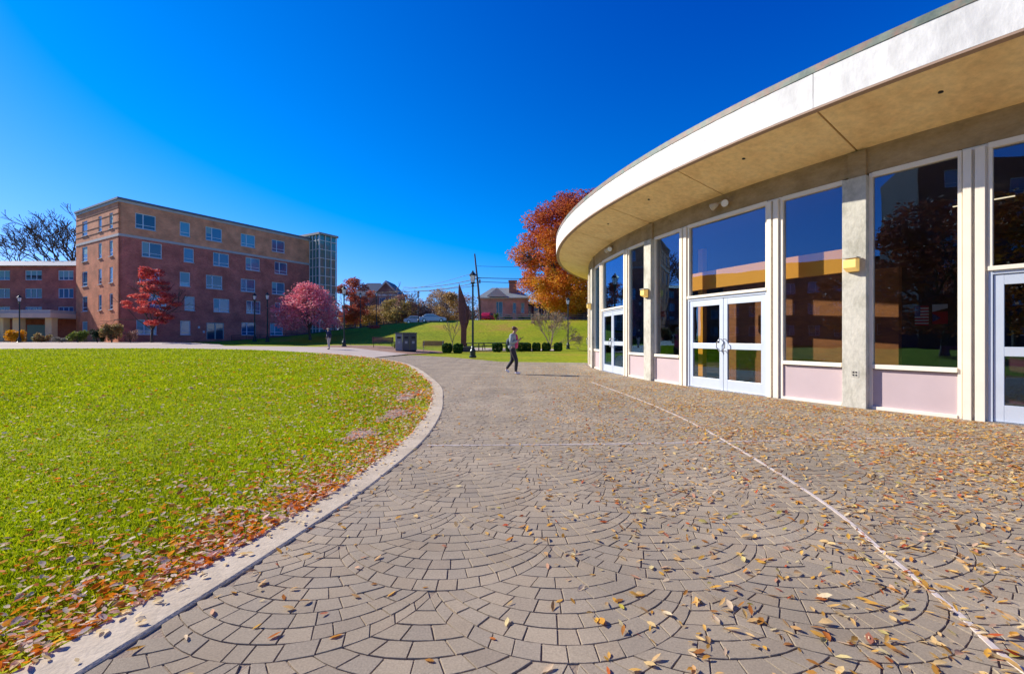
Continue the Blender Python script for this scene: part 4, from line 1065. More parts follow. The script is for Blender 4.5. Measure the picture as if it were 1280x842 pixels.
# ------------------------------------------------------------------ utility pole and wires
ux, uy = -5.45, 74.0; uz = gz(ux, uy)
t = thing('utility_pole', 'tall leaning grey wooden utility pole on the hill crest', 'utility pole', (ux, uy, uz))
mb = MB(); mb.tube([(ux + .35, uy, uz - .3), (ux, uy, uz + 5), (ux - .62, uy, uz + 10.8)], [.20, .17, .11], 9); obj('pole', mb, mat('pole_wood', (.10, .075, .07), .9), t)
mb = MB(); mb.tube([(ux - .9, uy, uz + 6.7), (ux + .6, uy, uz + 6.9)], .05, 6); obj('crossarm', mb, M_barkgrey, t)
mb = MB(); mb.tube([(ux + .22, uy - .2, uz + 6.0), (ux + .22, uy - .2, uz + 6.6)], .14, 10); obj('transformer', mb, mat('grey_can', (.2, .22, .24), .5), t)
def wire(p, q, sag, label, r=.022):
    mb = MB(); pts = []
    for k in range(15):
        s = k / 14; pts.append((p[0] + (q[0] - p[0]) * s, p[1] + (q[1] - p[1]) * s, p[2] + (q[2] - p[2]) * s - sag * 4 * s * (1 - s)))
    mb.tube(pts, r, 5); tag(obj('power_line', mb, M_rubber, loc=p), label, 'power line', 'power lines on the utility pole')
pt = lambda h: (ux - .06 * (h - 5), uy, uz + h)
wire(pt(7.9), (-26, 96, 10.9), .5, 'thin upper power line running left from the utility pole', .028)
wire(pt(6.8), (-22, 92, 11.4), .5, 'thick power line running left from the utility pole, upper of the heavy pair', .055)
wire(pt(6.2), (-22, 92, 10.6), .5, 'thick power line running left from the utility pole, lower of the heavy pair', .05)
wire(pt(5.6), (-45, 100, 11.6), .8, 'long low power line passing in front of the gabled house', .035)
wire(pt(8.8), (14, 72, 13.0), .3, 'thin top power line running right from the utility pole into the orange tree', .028)
wire(pt(6.9), (14, 72, 11.1), .3, 'thick middle power line running right into the orange tree', .055)
wire(pt(6.3), (14, 72, 10.2), .3, 'lower power line running right into the orange tree', .045)

# ------------------------------------------------------------------ sculpture
sx, sy = -4.55, 42.0; sz = gz(sx, sy) - .05
M_corten = mat('rust_steel', ramp=[(.10, .035, .03), (.17, .06, .045), (.22, .085, .06)], nscale=1.4, rough=.75, noise2=.2, n2scale=9)
t = thing('sculpture', 'tall dark rust coloured steel sculpture with a pointed leaf shaped head', 'sculpture', (sx, sy, sz))
mb = MB(); mb.box(-.75, .75, -.45, .45, sz, sz + .45, (sx + .1, sy)); obj('plinth', mb, mat('dark_plinth', (.06, .055, .07), .7), t, bevel=.02)
mb = MB(); mb.extr([(-.16, .45), (.32, .45), (.36, 2.1), (-.14, 2.1)], (sx, sy, sz), (1, 0, 0), (0, 0, 1.2), (0, 1, 0), -.15, .15); obj('stem', mb, M_corten, t, bevel=.02)
mb = MB(); mb.extr([(-.12, 1.75), (.36, 1.75), (.56, 2.3), (.62, 3.0), (.60, 3.75), (.50, 3.2), (.25, 3.95), (-.10, 4.75), (-.34, 5.3), (-.40, 4.6), (-.38, 3.2), (-.30, 2.4)], (sx, sy, sz), (1, 0, 0), (0, 0, 1.2), (0, 1, 0), -.10, .08); obj('blade', mb, M_corten, t, bevel=.02)
mb = MB(); mb.extr([(-.1, 2.0), (.5, 2.2), (.4, 3.3), (-.1, 3.9), (-.3, 3.0)], (sx, sy, sz), (.8, -.6, 0), (0, 0, 1.2), (.6, .8, 0), -.05, .05); obj('fin', mb, M_corten, t, bevel=.015)

# ------------------------------------------------------------------ recycling bins, benches, chairs
bx, by = -8.75, 37.6; bz = gz(bx, by)
t = thing('recycling_station', 'block of three dark grey litter bins under one flat lid', 'litter bin', (bx, by, bz))
M_bin = mat('bin_grey', (.075, .08, .085), .45, noise=.1, nscale=3); M_binl = mat('bin_light', (.22, .24, .27), .4)
u = (.97, .24)
for k, (a, b) in enumerate(((-.85, -.29), (-.27, .28), (.30, .85))):
    mb = MB(); mb.box(a, b, -.42, .42, bz + .06, bz + 1.42, (bx, by), u); bd = obj('bin_body', mb, M_binl if k == 0 else M_bin, t, bevel=.02)
    mb = MB(); m_ = (a + b) / 2; mb.box(m_ - .15, m_ + .15, -.435, -.418, bz + 1.02, bz + 1.2, (bx, by), u); obj('slot', mb, M_rubber, bd)
    mb = MB(); mb.box(m_ - .1, m_ + .1, -.43, -.419, bz + .62, bz + .82, (bx, by), u); obj('badge', mb, mat('badge_grey', (.35, .38, .38), .5), bd)
mb = MB(); mb.box(-.89, .89, -.46, .46, bz + 1.422, bz + 1.52, (bx, by), u); obj('lid', mb, M_bin, t, bevel=.02)
mb = MB(); mb.box(-.8, .8, -.38, .38, bz - .03, bz + .058, (bx, by), u); obj('base', mb, M_rubber, t)
def bench(x, y, rz, label, wood, metal, L_=1.85, name='bench', group=None, arms=True):
    z = gz(x, y); t = thing(name, label, 'bench', (0, 0, 0), group)
    mb = MB()
    for k in range(4): mb.box(-L_ / 2, L_ / 2, -.22 + k * .115, -.12 + k * .115, .42, .455)
    obj('seat', mb, wood, t, bevel=.005)
    mb = MB()
    for k in range(4): mb.box(-L_ / 2, L_ / 2, .245 + k * .025, .275 + k * .025, .50 + k * .105, .59 + k * .105)
    obj('backrest', mb, wood, t, bevel=.005)
    for s in (-1, 1):
        xx = s * (L_ / 2 - .12); mb = MB()
        mb.tube([(xx, -.2, 0), (xx, -.2, .42), (xx, .22, .42), (xx, .34, .93)], .022, 6); mb.tube([(xx, .3, 0), (xx, .2, .42)], .022, 6)
        if arms: mb.tube([(xx, -.2, .42), (xx, -.22, .64), (xx, .27, .66)], .02, 6)
        obj('leg', mb, metal, t)
    t.location = (x, y, z - .0); t.rotation_euler[2] = rz; return t
M_bench_metal = mat('pale_bench_metal', (.4, .4, .42), .4, .4)
bench(-11.6, 40.9, math.pi * .08, 'reddish wooden bench on the mulch left of the grey bins', M_wood, M_blackmetal, arms=False)
bench(-6.75, 38.9, .05, 'reddish wooden bench with pale metal arms right of the grey bins', M_wood, M_bench_metal)
M_chair = mat('chair_black', (.02, .022, .03), .4, .4)
def picnic(x, y, rz, label):
    z = gz(x, y) - .04; t = thing('picnic_table', label, 'picnic table', (0, 0, 0), 'black metal picnic tables on the terrace')
    mb = MB(); mb.box(-.9, .9, -.40, .40, .70, .78); obj('tabletop', mb, M_chair, t, bevel=.01)
    for s in (-1, 1):
        mb = MB(); mb.box(-.9, .9, s * .72 - .14, s * .72 + .14, .41, .47); obj('seat', mb, M_chair, t, bevel=.01)
        mb = MB(); mb.tube([(s * .6, -.72, .43), (s * .6, .72, .43)], .045, 6); mb.tube([(s * .6, -.5, .02), (s * .6, -.2, .74)], .045, 6); mb.tube([(s * .6, .5, .02), (s * .6, .2, .74)], .045, 6); obj('leg', mb, M_chair, t)
    t.location = (x, y, z); t.rotation_euler[2] = rz
for a in ((-3.9, 45.2, .1, 'black picnic table just left of the big lamp post, behind the clipped shrub'), (-2.3, 46.4, -.2, 'black picnic table just right of the big lamp post'), (-.9, 47.0, .15, 'black picnic table left of the walking person'), (.9, 47.2, 0, 'black picnic table behind the shrubs right of the walking person')): picnic(*a)

# ------------------------------------------------------------------ hill-top fence, far walls
def fence(x0, y0, x1, y1, label, m, h=1.05):
    z0 = gz(x0, y0); t = thing('rail_fence', label, 'fence', (x0, y0, z0)); d = Vector((x1 - x0, y1 - y0)); Ln = d.length; u = d / Ln; n = int(Ln / 2.2)
    for k in range(n + 1):
        s = Ln * k / n; x, y = x0 + u.x * s, y0 + u.y * s; z = gz(x, y) - .1; mb = MB(); mb.box(s - .06, s + .06, -.06, .06, z, z + h + .15, (x0, y0), (u.x, u.y)); obj('post', mb, m, t)
    mb = MB()
    for q in (.3, .62, .95):
        za, zb = gz(x0, y0) - .1, gz(x1, y1) - .1; v = (-u.y * .03, u.x * .03); e = .06
        mb.hexa([(x0 - v[0], y0 - v[1], za + h * q - e), (x1 - v[0], y1 - v[1], zb + h * q - e), (x1 + v[0], y1 + v[1], zb + h * q - e), (x0 + v[0], y0 + v[1], za + h * q - e),
                 (x0 - v[0], y0 - v[1], za + h * q + e), (x1 - v[0], y1 - v[1], zb + h * q + e), (x1 + v[0], y1 + v[1], zb + h * q + e), (x0 + v[0], y0 + v[1], za + h * q + e)])
    obj('rails', mb, m, t)
M_rail = mat('fence_wood', (.38, .34, .28), .85, noise=.15, nscale=2)
fence(-2.0, 73.6, 5.8, 73.6, 'weathered three rail fence along the hill crest', M_rail)
fence(6.2, 73.8, 14.5, 74.2, 'rail fence running behind the dogwood towards the orange tree trunk', mat('fence_red', (.30, .17, .13), .85))
fence(-30, 73, -20, 79, 'dark low railing beside the climbing walkway', M_blackmetal, .9)
for k, (x, y, sx_, h) in enumerate(((-1.0, 74.6, 1.6, .95), (2.2, 74.6, 1.5, .9), (4.8, 74.7, 1.2, 1.0))):
    shrub('shrub', f'low dark hedge plant behind the rail fence, {["left", "middle", "right"][k]} one of three', x, y, gz(x, y) - .05, sx_, .5, h, M_everg, 900, .08, seed=200 + k, group='hedge plants behind the rail fence')

# ------------------------------------------------------------------ far houses
M_roofdk = mat('dark_slate', (.06, .09, .13), .6, noise=.15, nscale=1.5)
M_roofgr = mat('grey_shingle', (.22, .26, .27), .8, noise=.15, nscale=1.5)
M_brick_far = brick_mat('far_brick', (.56, .22, .17), (.66, .30, .23), (.55, .42, .36))
M_white = mat('white_trim', (.62, .60, .58), .6)
def house(name, label, o, u, Ln, D, z0, ze, zr, m, roofm, wins, gable_end=False, chimney=None):
    """ridge along u. front wall outside is to the right of u"""
    t = thing(name, label, 'building', (o[0], o[1], z0)); v = (-u[1], u[0])
    wall_holes('wall', o, u, Ln, z0 - 1, ze, wins, m, t)
    for h in wins: window(o, u, h, t, 'wide' if h[1] - h[0] > 1.2 else 'small', fm=M_white)
    W = lambda a, b, z: (o[0] + a * u[0] + b * v[0], o[1] + a * u[1] + b * v[1], z)
    mb = MB(); mb.uv = []
    for pts in ([W(0, D, z0 - 1), W(0, 0, z0 - 1), W(0, 0, ze), W(0, D, ze)], [W(Ln, 0, z0 - 1), W(Ln, D, z0 - 1), W(Ln, D, ze), W(Ln, 0, ze)], [W(Ln, D, z0 - 1), W(0, D, z0 - 1), W(0, D, ze), W(Ln, D, ze)]):
        mb.add(pts, [(0, 1, 2, 3)]); mb.uv.append([(0, 0), (D, 0), (D, 5), (0, 5)])
    for a in (0, Ln):
        if gable_end: mb.add([W(a, 0, ze), W(a, D, ze), W(a, D / 2, zr)], [(0, 1, 2)]); mb.uv.append([(0, 0), (D, 0), (D / 2, 3)])
    obj('side_wall', mb, m, t)
    e = .35; i = 0 if gable_end else D * .35; mb = MB()
    top = [W(-e + i, D / 2, zr + .1), W(Ln + e - i, D / 2, zr + .1)]
    A = [W(-e, -e, ze - .12), W(Ln + e, -e, ze - .12), W(Ln + e, D + e, ze - .12), W(-e, D + e, ze - .12)]
    mb.add(A + top, [(0, 1, 5, 4), (2, 3, 4, 5), (1, 2, 5), (3, 0, 4)])
    if gable_end: mb.add([(x, y, z - .18) for x, y, z in A + top], [(4, 5, 1, 0), (5, 4, 3, 2)])
    r = obj('roof', mb, roofm, t)
    mb = MB(); mb.box(-.3, Ln + .3, -.32, -.02, ze - .32, ze - .13, o, u); obj('eaves_trim', mb, M_white, r)
    if chimney:
        a, b, w_, zt = chimney; mb = MB(); mb.uv = None
        mb.box(a, a + w_, b, b + w_, ze, zt, o, u); mb.box(a - .12, a + w_ + .12, b - .12, b + w_ + .12, zt + .002, zt + .25, o, u)
        obj('chimney', mb, mat('chimney_brick', (.42, .22, .16), .9, noise=.15, nscale=2), r)
    return t, W
# brick house with chimney on the crest
X_ = lambda px, Y: (px - 640) / 569 * Y
o = (X_(598, 88), 88.0); z0 = gz(*o)
h1, W1 = house('brick_house', 'pink red brick house with grey hipped roof and big chimney beyond the rail fence', o, (1, 0), 9.6, 8, z0, 9.1, 11.2, M_brick_far, M_roofgr,
      [(3.4, 4.7, 5.2, 8.2), (6.6, 7.3, 6.0, 8.0), (8.2, 8.9, 6.0, 8.0)], chimney=(5.9, 1.6, 1.5, 12.3))
mb = MB(); mb.uv = []; mb.add([W1(1.9, -.5, 9.2), W1(5.3, -.5, 9.2), W1(3.6, -.5, 10.6), W1(3.6, 3, 10.6), W1(1.9, 3, 9.2), W1(5.3, 3, 9.2)], [(0, 1, 2), (0, 2, 3, 4), (1, 5, 3, 2)])
mb.uv = None; obj('gable', mb, M_roofgr, h1)
mb = MB(); mb.extr([(1.7, 9.1), (5.5, 9.1), (5.5, 9.28), (3.6, 10.85), (1.7, 9.28)], W1(0, -.62, 0), (1, 0, 0), (0, 0, 1), (0, 1, 0), 0, .08); obj('pediment', mb, M_white, h1)
# dark shaded building under the orange tree
M_purple = mat('dark_purple_wall', (.09, .065, .09), .85, noise=.3, nscale=1.2)
o = (X_(642, 96), 96.0)
house('long_building', 'long shaded building with pale roof behind the orange tree', o, (1, 0), 21, 9, 5.2, 8.6, 10.6, brick_mat('dark_brick', (.10, .05, .06), (.14, .07, .07), (.12, .1, .1)), mat('pale_roof', (.30, .36, .38), .7),
      [(1.2 + 1.55 * k, 2.2 + 1.55 * k, 5.6, 7.9) for k in range(12)])
# gabled house far left of centre
o = (X_(437, 108), 108.0)
h2, W2 = house('gabled_house', 'large brick house with dark blue roof and white edged gable in the distance', o, (1, 0), 8.8, 9, 5.0, 11.4, 14.6, brick_mat('house_brick', (.26, .10, .10), (.32, .14, .12), (.3, .24, .22)), M_roofdk,
      [(1.5, 2.5, 8.0, 10.6), (3.0, 4.6, 8.0, 10.6), (6.4, 7.4, 8.0, 10.6)])
g0 = W2(6.8, -2.2, 0)
g2, W3 = None, None
mb = MB(); mb.uv = []
gx, gy = g0[0], g0[1]; gw = 5.0
for pts, uvs in (([(gx, gy, 4), (gx + gw, gy, 4), (gx + gw, gy, 11.6), (gx, gy, 11.6)], [(0, 0), (gw, 0), (gw, 9), (0, 9)]), ([(gx, gy, 11.6), (gx + gw, gy, 11.6), (gx + gw / 2, gy, 14.1), (gx + gw / 2, gy, 14.1)][:3], [(0, 9), (gw, 9), (gw / 2, 12)]),
                 ([(gx, gy + 8, 4), (gx, gy, 4), (gx, gy, 11.6), (gx, gy + 8, 11.6)], [(0, 0), (8, 0), (8, 9), (0, 9)]), ([(gx + gw, gy, 4), (gx + gw, gy + 8, 4), (gx + gw, gy + 8, 11.6), (gx + gw, gy, 11.6)], [(0, 0), (8, 0), (8, 9), (0, 9)])):
    mb.add(pts, [tuple(range(len(pts)))]); mb.uv.append(uvs)
obj('gable_wall', mb, MATS['house_brick'], h2)
mb = MB(); a, b, c = (gx - .4, 11.5), (gx + gw / 2, 14.5), (gx + gw + .4, 11.5)
for p, q in ((a, b), (b, c)): mb.add([(p[0], gy - .4, p[1]), (q[0], gy - .4, q[1]), (q[0], gy + 8, q[1]), (p[0], gy + 8, p[1]), (p[0], gy - .4, p[1] - .25), (q[0], gy - .4, q[1] - .25), (q[0], gy + 8, q[1] - .25), (p[0], gy + 8, p[1] - .25)], [(0, 1, 2, 3), (7, 6, 5, 4), (0, 4, 5, 1), (3, 2, 6, 7)])
obj('gable_roof', mb, M_roofdk, h2)
mb = MB()
for p, q in ((a, b), (b, c)): mb.extr([p, q, (q[0], q[1] - .5), (p[0], p[1] - .5)], (0, gy - .46, 0), (1, 0, 0), (0, 0, 1), (0, 1, 0), 0, .05)
mb.box(gx - .3, gx + gw + .3, -.06, 0, 10.9, 11.35, (0, gy)); obj('gable_trim', mb, M_white, h2)
for k in (0, 1): window((gx, gy - .12), (1, 0), (.9 + 2.3 * k, 2.4 + 2.3 * k, 8.2, 10.6), h2, 'wide', fm=M_white)
# low house behind the canopy gap and a far tree belt to close the horizon
def far_belt(name, x0, x1, y0, y1, n, h, m, label):
    cl = []
    for k in range(n):
        x = random.uniform(x0, x1); y = y0 + (y1 - y0) * (x - x0) / (x1 - x0) + random.uniform(-6, 6); hh = h * random.uniform(.6, 1.1)
        z = gz(x, y); cl.append(((x, y, z + hh * .5), (hh * .55, hh * .5, hh * .5), hh ** 2))
    V, F = crown_mesh(cl, n * 230, h * .045)
    o_ = obj(name, fast_mesh(name, V, F), m); tag(o_, label, 'woods', kind='stuff')
random.seed(77)
far_belt('far_woods', -150, -8, 175, 165, 46, 8.5, M_mauve, 'far off belt of bare brown trees beyond the road')
far_belt('far_woods', -2, 120, 150, 140, 40, 9, M_olive, 'far off belt of olive and brown trees behind the houses')

# ------------------------------------------------------------------ cars
def car(x, y, rz, paint, label, van=False, name='parked_car'):
    z = gz(x, y) - .0; t = thing(name, label, 'car' if not van else 'van', (0, 0, 0), 'cars parked along the far road')
    Ln, Wd = 4.6, 1.78; hh = 1.95 if van else 1.45
    body = [(-2.3, .35), (-2.25, .78), (-2.15, .92), (-1.35, .98), (1.0, .98), (2.0, .86), (2.28, .70), (2.3, .32), (1.9, .25), (-1.9, .25)]
    mb = MB(); mb.extr(body, (0, 0, 0), (1, 0, 0), (0, 0, 1), (0, 1, 0), -Wd / 2, Wd / 2); b = obj('body', mb, paint, t, bevel=.06)
    cab = [(-1.95 if van else -1.75, .981), (-1.7 if van else -1.2, hh - .06), (-1.5 if van else -1.0, hh), (.15 if not van else .5, hh), (1.15, .981)]
    mb = MB(); mb.extr(cab, (0, 0, 0), (1, 0, 0), (0, 0, 1), (0, 1, 0), -Wd / 2 + .12, Wd / 2 - .12); obj('cabin', mb, paint, t, bevel=.05)
    for s in (-1, 1):
        mb = MB(); yy = s * (Wd / 2 - .115); g = [(cab[0][0] + .25, 1.02), (cab[1][0] + .25, hh - .12), (cab[3][0] - .05, hh - .12), (.92, 1.02)]
        mb.extr(g, (0, 0, 0), (1, 0, 0), (0, 0, 1), (0, 1, 0), yy - .01, yy + .01); obj('side_window', mb, M_winglass, t)
        for xx in (-1.42, 1.42):
            w_ = MB(); yw = s * (Wd / 2 - .1); w_.tube([(xx, yw - .1, .33), (xx, yw + .11, .33)], .33, 18); wh = obj('wheel', w_, M_rubber, t)
            w_ = MB(); w_.tube([(xx, yw - .102, .33), (xx, yw + .118, .33)], .19, 12); obj('rim', w_, M_steel, wh)
        w_ = MB(); w_.box(2.22, 2.31, s * .62 - .2, s * .62 + .2, .6, .74); obj('headlight', w_, M_whiteplastic, t)
        w_ = MB(); w_.box(-2.31, -2.2, s * .66 - .15, s * .66 + .15, .62, .82); obj('tail_light', w_, mat('tail_red', (.4, .01, .01), .3), t)
    mb = MB(); mb.extr([(cab[4][0] + .004, 1.0), (cab[3][0] + .03, hh - .05), (cab[3][0] + .015, hh - .05), (cab[4][0] - .02, 1.0)], (0, 0, 0), (1, 0, 0), (0, 0, 1), (0, 1, 0), -Wd / 2 + .2, Wd / 2 - .2); obj('windscreen', mb, M_winglass, t)
    t.location = (x, y, z); t.rotation_euler[2] = rz; return t
paint = lambda n, c: mat(n, c, .3, .2)
car(X_(541, 78), 78, .15, paint('pale_blue_paint', (.45, .55, .60)), 'pale blue car parked left of the sculpture, rightmost of the pair there')
car(X_(521, 82), 82, .2, paint('silver_paint', (.5, .5, .52)), 'silver car parked behind the slim lamp post, partly hidden by the pale blue car')
car(X_(610, 79.5), 79.5, 1.35, paint('red_paint', (.55, .02, .05)), 'red car parked before the brick house, only its upper half above the crest')
car(X_(728, 80), 80, .05, paint('purple_paint', (.12, .06, .20)), 'dark purple car half hidden behind the pavilion edge')
car(X_(704, 92), 92, .0, paint('white_paint', (.75, .76, .78)), 'white van parked behind the dogwood tree', van=True, name='parked_van')

# ------------------------------------------------------------------ people
def skin(name, verts, edges, radii, m, parent, sub=2, root=0):
    me = bpy.data.meshes.new(name); me.from_pydata(verts, edges, []); me.update()
    o = bpy.data.objects.new(name, me); COL.objects.link(o); me.materials.append(m); o.parent = parent
    sk = me.skin_vertices.new(name='Skin') if hasattr(me.skin_vertices, 'new') else None
    mod = o.modifiers.new('Skin', 'SKIN'); mod.use_smooth_shade = True
    lay = me.skin_vertices[0] if len(me.skin_vertices) else None
    if lay:
        for i, r in enumerate(radii):
            lay.data[i].radius = (r, r) if not hasattr(r, '__len__') else r
            lay.data[i].use_root = (i == root)
    s = o.modifiers.new('Sub', 'SUBSURF'); s.levels = sub; s.render_levels = sub
    return o
def chain(pts, radii, V, E, Rr, start=None):
    prev = start
    for p, r in zip(pts, radii):
        V.append(p); Rr.append(r)
        if prev is not None: E.append((prev, len(V) - 1))
        prev = len(V) - 1
    return prev
M_skin = mat('skin', (.42, .23, .16), .55)
def person(x, y, z, rz, label, H, jacket, trousers, shoes, hairm, shirt, pose):
    t = thing('person', label, 'person', (0, 0, 0)); k = H / 1.67
    V, E, Rr = [], [], []
    S = lambda *p: (p[0] * k, p[1] * k, p[2] * k)
    pel = chain([S(0, 0, .90)], [.10 * k], V, E, Rr)
    chest = chain([S(.01, 0, 1.08), S(.03, 0, 1.27)], [.095 * k, .105 * k], V, E, Rr, pel)
    nk = chain([S(.05, 0, 1.41), S(.085, 0, 1.48)], [.05 * k, .05 * k], V, E, Rr, chest)
    hd = chain([S(.10, 0, 1.54), S(.105, 0, 1.60)], [.078 * k, .085 * k], V, E, Rr, nk)
    chain([S(.185, 0, 1.545)], [.014 * k], V, E, Rr, hd - 1)
    for s in (-1, 1):
        a = pose['arm'][0 if s < 0 else 1]
        sh = chain([S(.02, s * .15, 1.33)], [.06 * k], V, E, Rr, chest)
        w_ = chain([S(*p) for p in a], [.042 * k, .028 * k, .03 * k], V, E, Rr, sh)
        hx, hy, hz = a[-1]; wx, wy, wz = a[-2]
        d = Vector((hx - wx, hy - wy, hz - wz)).normalized()
        for f_ in range(4):
            off = Vector((0, (f_ - 1.5) * .018, 0)); ln = (.07, .08, .075, .06)[f_]
            p1 = Vector((hx, hy, hz)) + off + d * ln * .5; p2 = p1 + (d * .5 + Vector((-.2, -s * .3, .6))).normalized() * ln * .5
            chain([S(*p1), S(*p2)], [.009 * k, .008 * k], V, E, Rr, w_)
        p1 = Vector((hx, hy - s * .035, hz + .02)); p2 = p1 + Vector((.015, -s * .01, .03)); chain([S(*p1), S(*p2)], [.011 * k, .009 * k], V, E, Rr, w_)
        l = pose['leg'][0 if s < 0 else 1]
        chain([S(*p) for p in l], [.085 * k, .055 * k, .038 * k, .03 * k], V, E, Rr, pel)
    b = skin('body', V, E, Rr, M_skin, t)
    # clothes: thicker shells following the same joints
    V, E, Rr = [], [], []
    p0 = chain([S(0.0, 0, .84), S(0, 0, .98), S(.01, 0, 1.10), S(.02, 0, 1.28), S(.045, 0, 1.385)], [(.185 * k, .15 * k), (.18 * k, .145 * k), (.17 * k, .14 * k), (.18 * k, .15 * k), (.10 * k, .09 * k)], V, E, Rr)
    for s in (-1, 1):
        a = pose['arm'][0 if s < 0 else 1]; chain([S(.02, s * .165, 1.32)] + [S(*p) for p in a[:2]], [.09 * k, .075 * k, .055 * k], V, E, Rr, 3)
    skin('jacket', V, E, Rr, jacket, t)
    V, E, Rr = [], [], []; chain([S(.07, 0, .86), S(.085, 0, 1.0), S(.09, 0, 1.15), S(.10, 0, 1.30), S(.08, 0, 1.40)], [.125 * k, .12 * k, .115 * k, .11 * k, .06 * k], V, E, Rr); skin('shirt', V, E, Rr, shirt, t)
    for s in (-1, 1):
        l = pose['leg'][0 if s < 0 else 1]; V, E, Rr = [], [], []
        up = (l[0][0] * .4, l[0][1] * .8, .92)
        chain([S(*up)] + [S(*p) for p in l[:3]], [.12 * k, .11 * k, .075 * k, .052 * k], V, E, Rr); skin('trouser_leg', V, E, Rr, trousers, t)
        an, toe = Vector(l[2]), Vector(l[3]); V, E, Rr = [], [], []; heel = an + (an - toe) * .25; heel.z = max(.03, heel.z - .045); toe2 = an + (toe - an) * 1.5; toe2.z = toe.z
        chain([S(*heel), S(*((heel + toe2) / 2)), S(*toe2)], [.042 * k, .045 * k, .034 * k], V, E, Rr); skin('shoe', V, E, Rr, shoes, t)
    V, E, Rr = [], [], []; chain([S(.05, 0, 1.50), S(.065, 0, 1.59), S(.085, 0, 1.645)], [.085 * k, .104 * k, .085 * k], V, E, Rr); skin('hair', V, E, Rr, hairm, t)
    if pose.get('bag'):
        V, E, Rr = [], [], []; chain([S(-.12, 0, .96), S(-.14, 0, 1.12), S(-.11, 0, 1.26)], [(.12 * k, .09 * k), (.14 * k, .1 * k), (.11 * k, .08 * k)], V, E, Rr); skin('backpack', V, E, Rr, pose['bag'], t)
    t.location = (x, y, z); t.rotation_euler[2] = rz; return t
poseA = dict(arm=[[(-.01, -.22, 1.07), (.20, -.10, 1.16), (.26, -.05, 1.20)], [(.0, .22, 1.07), (.21, .09, 1.17), (.27, .03, 1.21)]],
             leg=[[(.02, -.09, .84), (.16, -.09, .47), (.13, -.08, .09), (.25, -.08, .045)], [(-.01, .09, .84), (-.03, .09, .47), (-.25, .09, .17), (-.17, .09, .05)]], bag=mat('navy_bag', (.02, .04, .07), .7))
pp = person(.02, 15.75, .012, -.25, 'person walking head down over a phone, pale denim jacket, pink top, dark leggings, white shoes', 1.67,
       mat('denim_jacket', (.27, .32, .34), .8, noise=.35, nscale=9), mat('dark_leggings', (.022, .018, .028), .7), mat('white_shoe', (.75, .73, .75), .5), mat('brown_hair', (.09, .03, .02), .6), mat('pink_top', (.50, .05, .16), .8), poseA)
pt_ = thing('phone', 'small dark phone held by the walking person', 'phone', (.02 + .30, 15.68, .012 + 1.22))
mb = MB(); mb.box(.28, .36, -.10, -.085, 1.235, 1.245, (.02, 15.75)); ph = MB(); ph.extr([(-.035, -.07), (.035, -.07), (.035, .07), (-.035, .07)], (.335, 15.665, 1.255), (0.25, .97, 0), (.75, -.18, .63), (-.6, .15, .78), -.004, .004); obj('case', ph, M_rubber, pt_)
poseB = dict(arm=[[(.05, -.23, 1.05), (.14, -.20, .85), (.17, -.19, .80)], [(-.06, .23, 1.05), (.06, .2, .88), (.10, .19, .84)]],
             leg=[[(.02, -.09, .84), (.08, -.09, .47), (.03, -.08, .09), (.15, -.08, .045)], [(-.01, .09, .84), (-.02, .09, .47), (-.10, .09, .11), (0, .09, .05)]], bag=mat('black_bag', (.015, .015, .03), .7))
person(-14.6, 36.3, gz(-14.6, 36.3) + .012, 2.9, 'distant person in dark jacket and pale trousers walking on the far path', 1.74, mat('navy_jacket', (.03, .035, .08), .8), mat('pale_trousers', (.45, .40, .36), .8), M_rubber, mat('light_hair', (.45, .38, .30), .6), mat('grey_top', (.3, .3, .32), .8), poseB)

# ------------------------------------------------------------------ across the lawn, outside the picture: what the pavilion glass mirrors
tree('maple_tree', 'red leaved tree across the lawn mirrored in the pavilion glass', -24, -3, 0, 10.5, 5.0, 2.4, .25, M_rust, 9000, .14, nclump=60, seed=90)
tree('maple_tree', 'orange leaved tree mirrored beside the red one in the pavilion glass', -27, -14, 0, 12, 6.0, 2.4, .25, M_or, 9000, .16, nclump=60, seed=91)

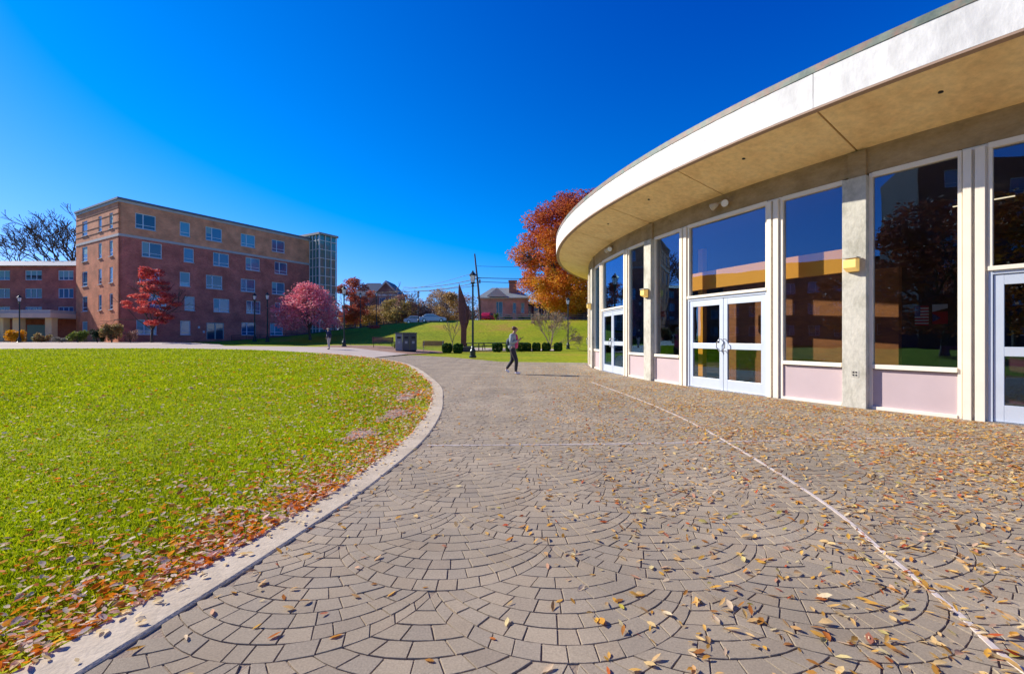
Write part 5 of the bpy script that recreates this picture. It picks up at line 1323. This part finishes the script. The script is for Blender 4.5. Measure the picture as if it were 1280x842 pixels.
ax = (.26, .966)
holes = [(2 + 3.4 * k, 3.6 + 3.4 * k, z, z + 1.7) for k in range(24) for z in (1.6, 5.0, 8.4)]
oh = (-66, -34); hall = thing('reflection_hall', 'unseen long brown two storey hall added across the lawn to darken the pavilion glass reflections', 'building', (oh[0], oh[1], 0))  # hall added out of view to cover low sky glow in the glass
ux_ = (-ax[0], ax[1]); wall_holes('wall', oh, (-.10, .995), 84, -.5, 11.9, holes, brick_mat('hall_brick', (.30, .12, .07), (.38, .17, .10), (.3, .22, .18)), hall)
for h in holes: window(oh, (-.10, .995), h, hall, 'wide', sill=False)
mb = MB(); mb.box(-.4, 84.4, -.5, 12, 11.9, 13.4, oh, (-.10, .995)); obj('roof', mb, mat('brown_roof', (.20, .12, .07), .8), hall)  # roof slab raised and darkened to block bright sky behind the ochre band
far_belt('far_woods', -120, -60, -60, -90, 30, 12, M_olive, 'unseen tree belt added across the lawn to hide the horizon mirrored in the glass')  # trees added out of view to cover horizon glow in the reflections
for k, (x, y, h_) in enumerate(((-44, 6, 8), (-46, -14, 9.5), (-40, -26, 9), (-48, 20, 8.5))):
    tree('maple_tree', ['rust leaved tree before the long hall', 'tall rust leaved tree before the long hall', 'rust leaved tree at the south end of the long hall', 'rust leaved tree at the north end of the long hall'][k], x, y, .1, h_, 4.2, 2, .2, M_rust, 4500, .16, nclump=40, seed=300 + k)

# tall brick block mirrored in the right hand panes
tb = (-50, -9.5); tall = thing('tall_block', 'tall dark brick block across the lawn mirrored in the right hand glass', 'building', (tb[0], tb[1], 0))
holes = [(1.5 + 4 * k, 3.3 + 4 * k, 1.6 + 3.3 * j, 3.4 + 3.3 * j) for k in range(9) for j in range(6)]
wall_holes('wall', (-50, -47), (0, 1), 37.5, -.5, 22.5, holes, MATS['dark_brick'], tall)
for h in holes: window((-50, -47), (0, 1), h, tall, 'small', sill=False)
mb = MB(); mb.box(-64, -50.31, -47, -9.5, 0, 22.4); obj('rear_wall', mb, M_purple, tall)

# vents in the soffit, door threshold, small signs of use
for k, (a, r) in enumerate(((A0 + 3.5, R + .9), (A0 + 11.5, R + .8), (A0 - 4.3, R + .9), (A0 - 11, R + .8))):
    z = 4.62 + (r - (R - .3)) * (5.075 - 4.62) / (ro - .1 - R + .3) - .012
    mb = MB(); mb.lathe([(.02, z - .005), (.032, z), (.032, z + .03)], (CX - r * math.cos(rad(a)), CY - r * math.sin(rad(a))), 12)
    obj('soffit_vent', mb, M_rubber, pav)
for k in (-1, 0, 1):
    a = A0 + k * MOD
    mb = MB(); seg_arc(mb, a - HD, a + HD, R - .12, R + .03, .0, .016, 2); obj('threshold', mb, M_steel, pav)
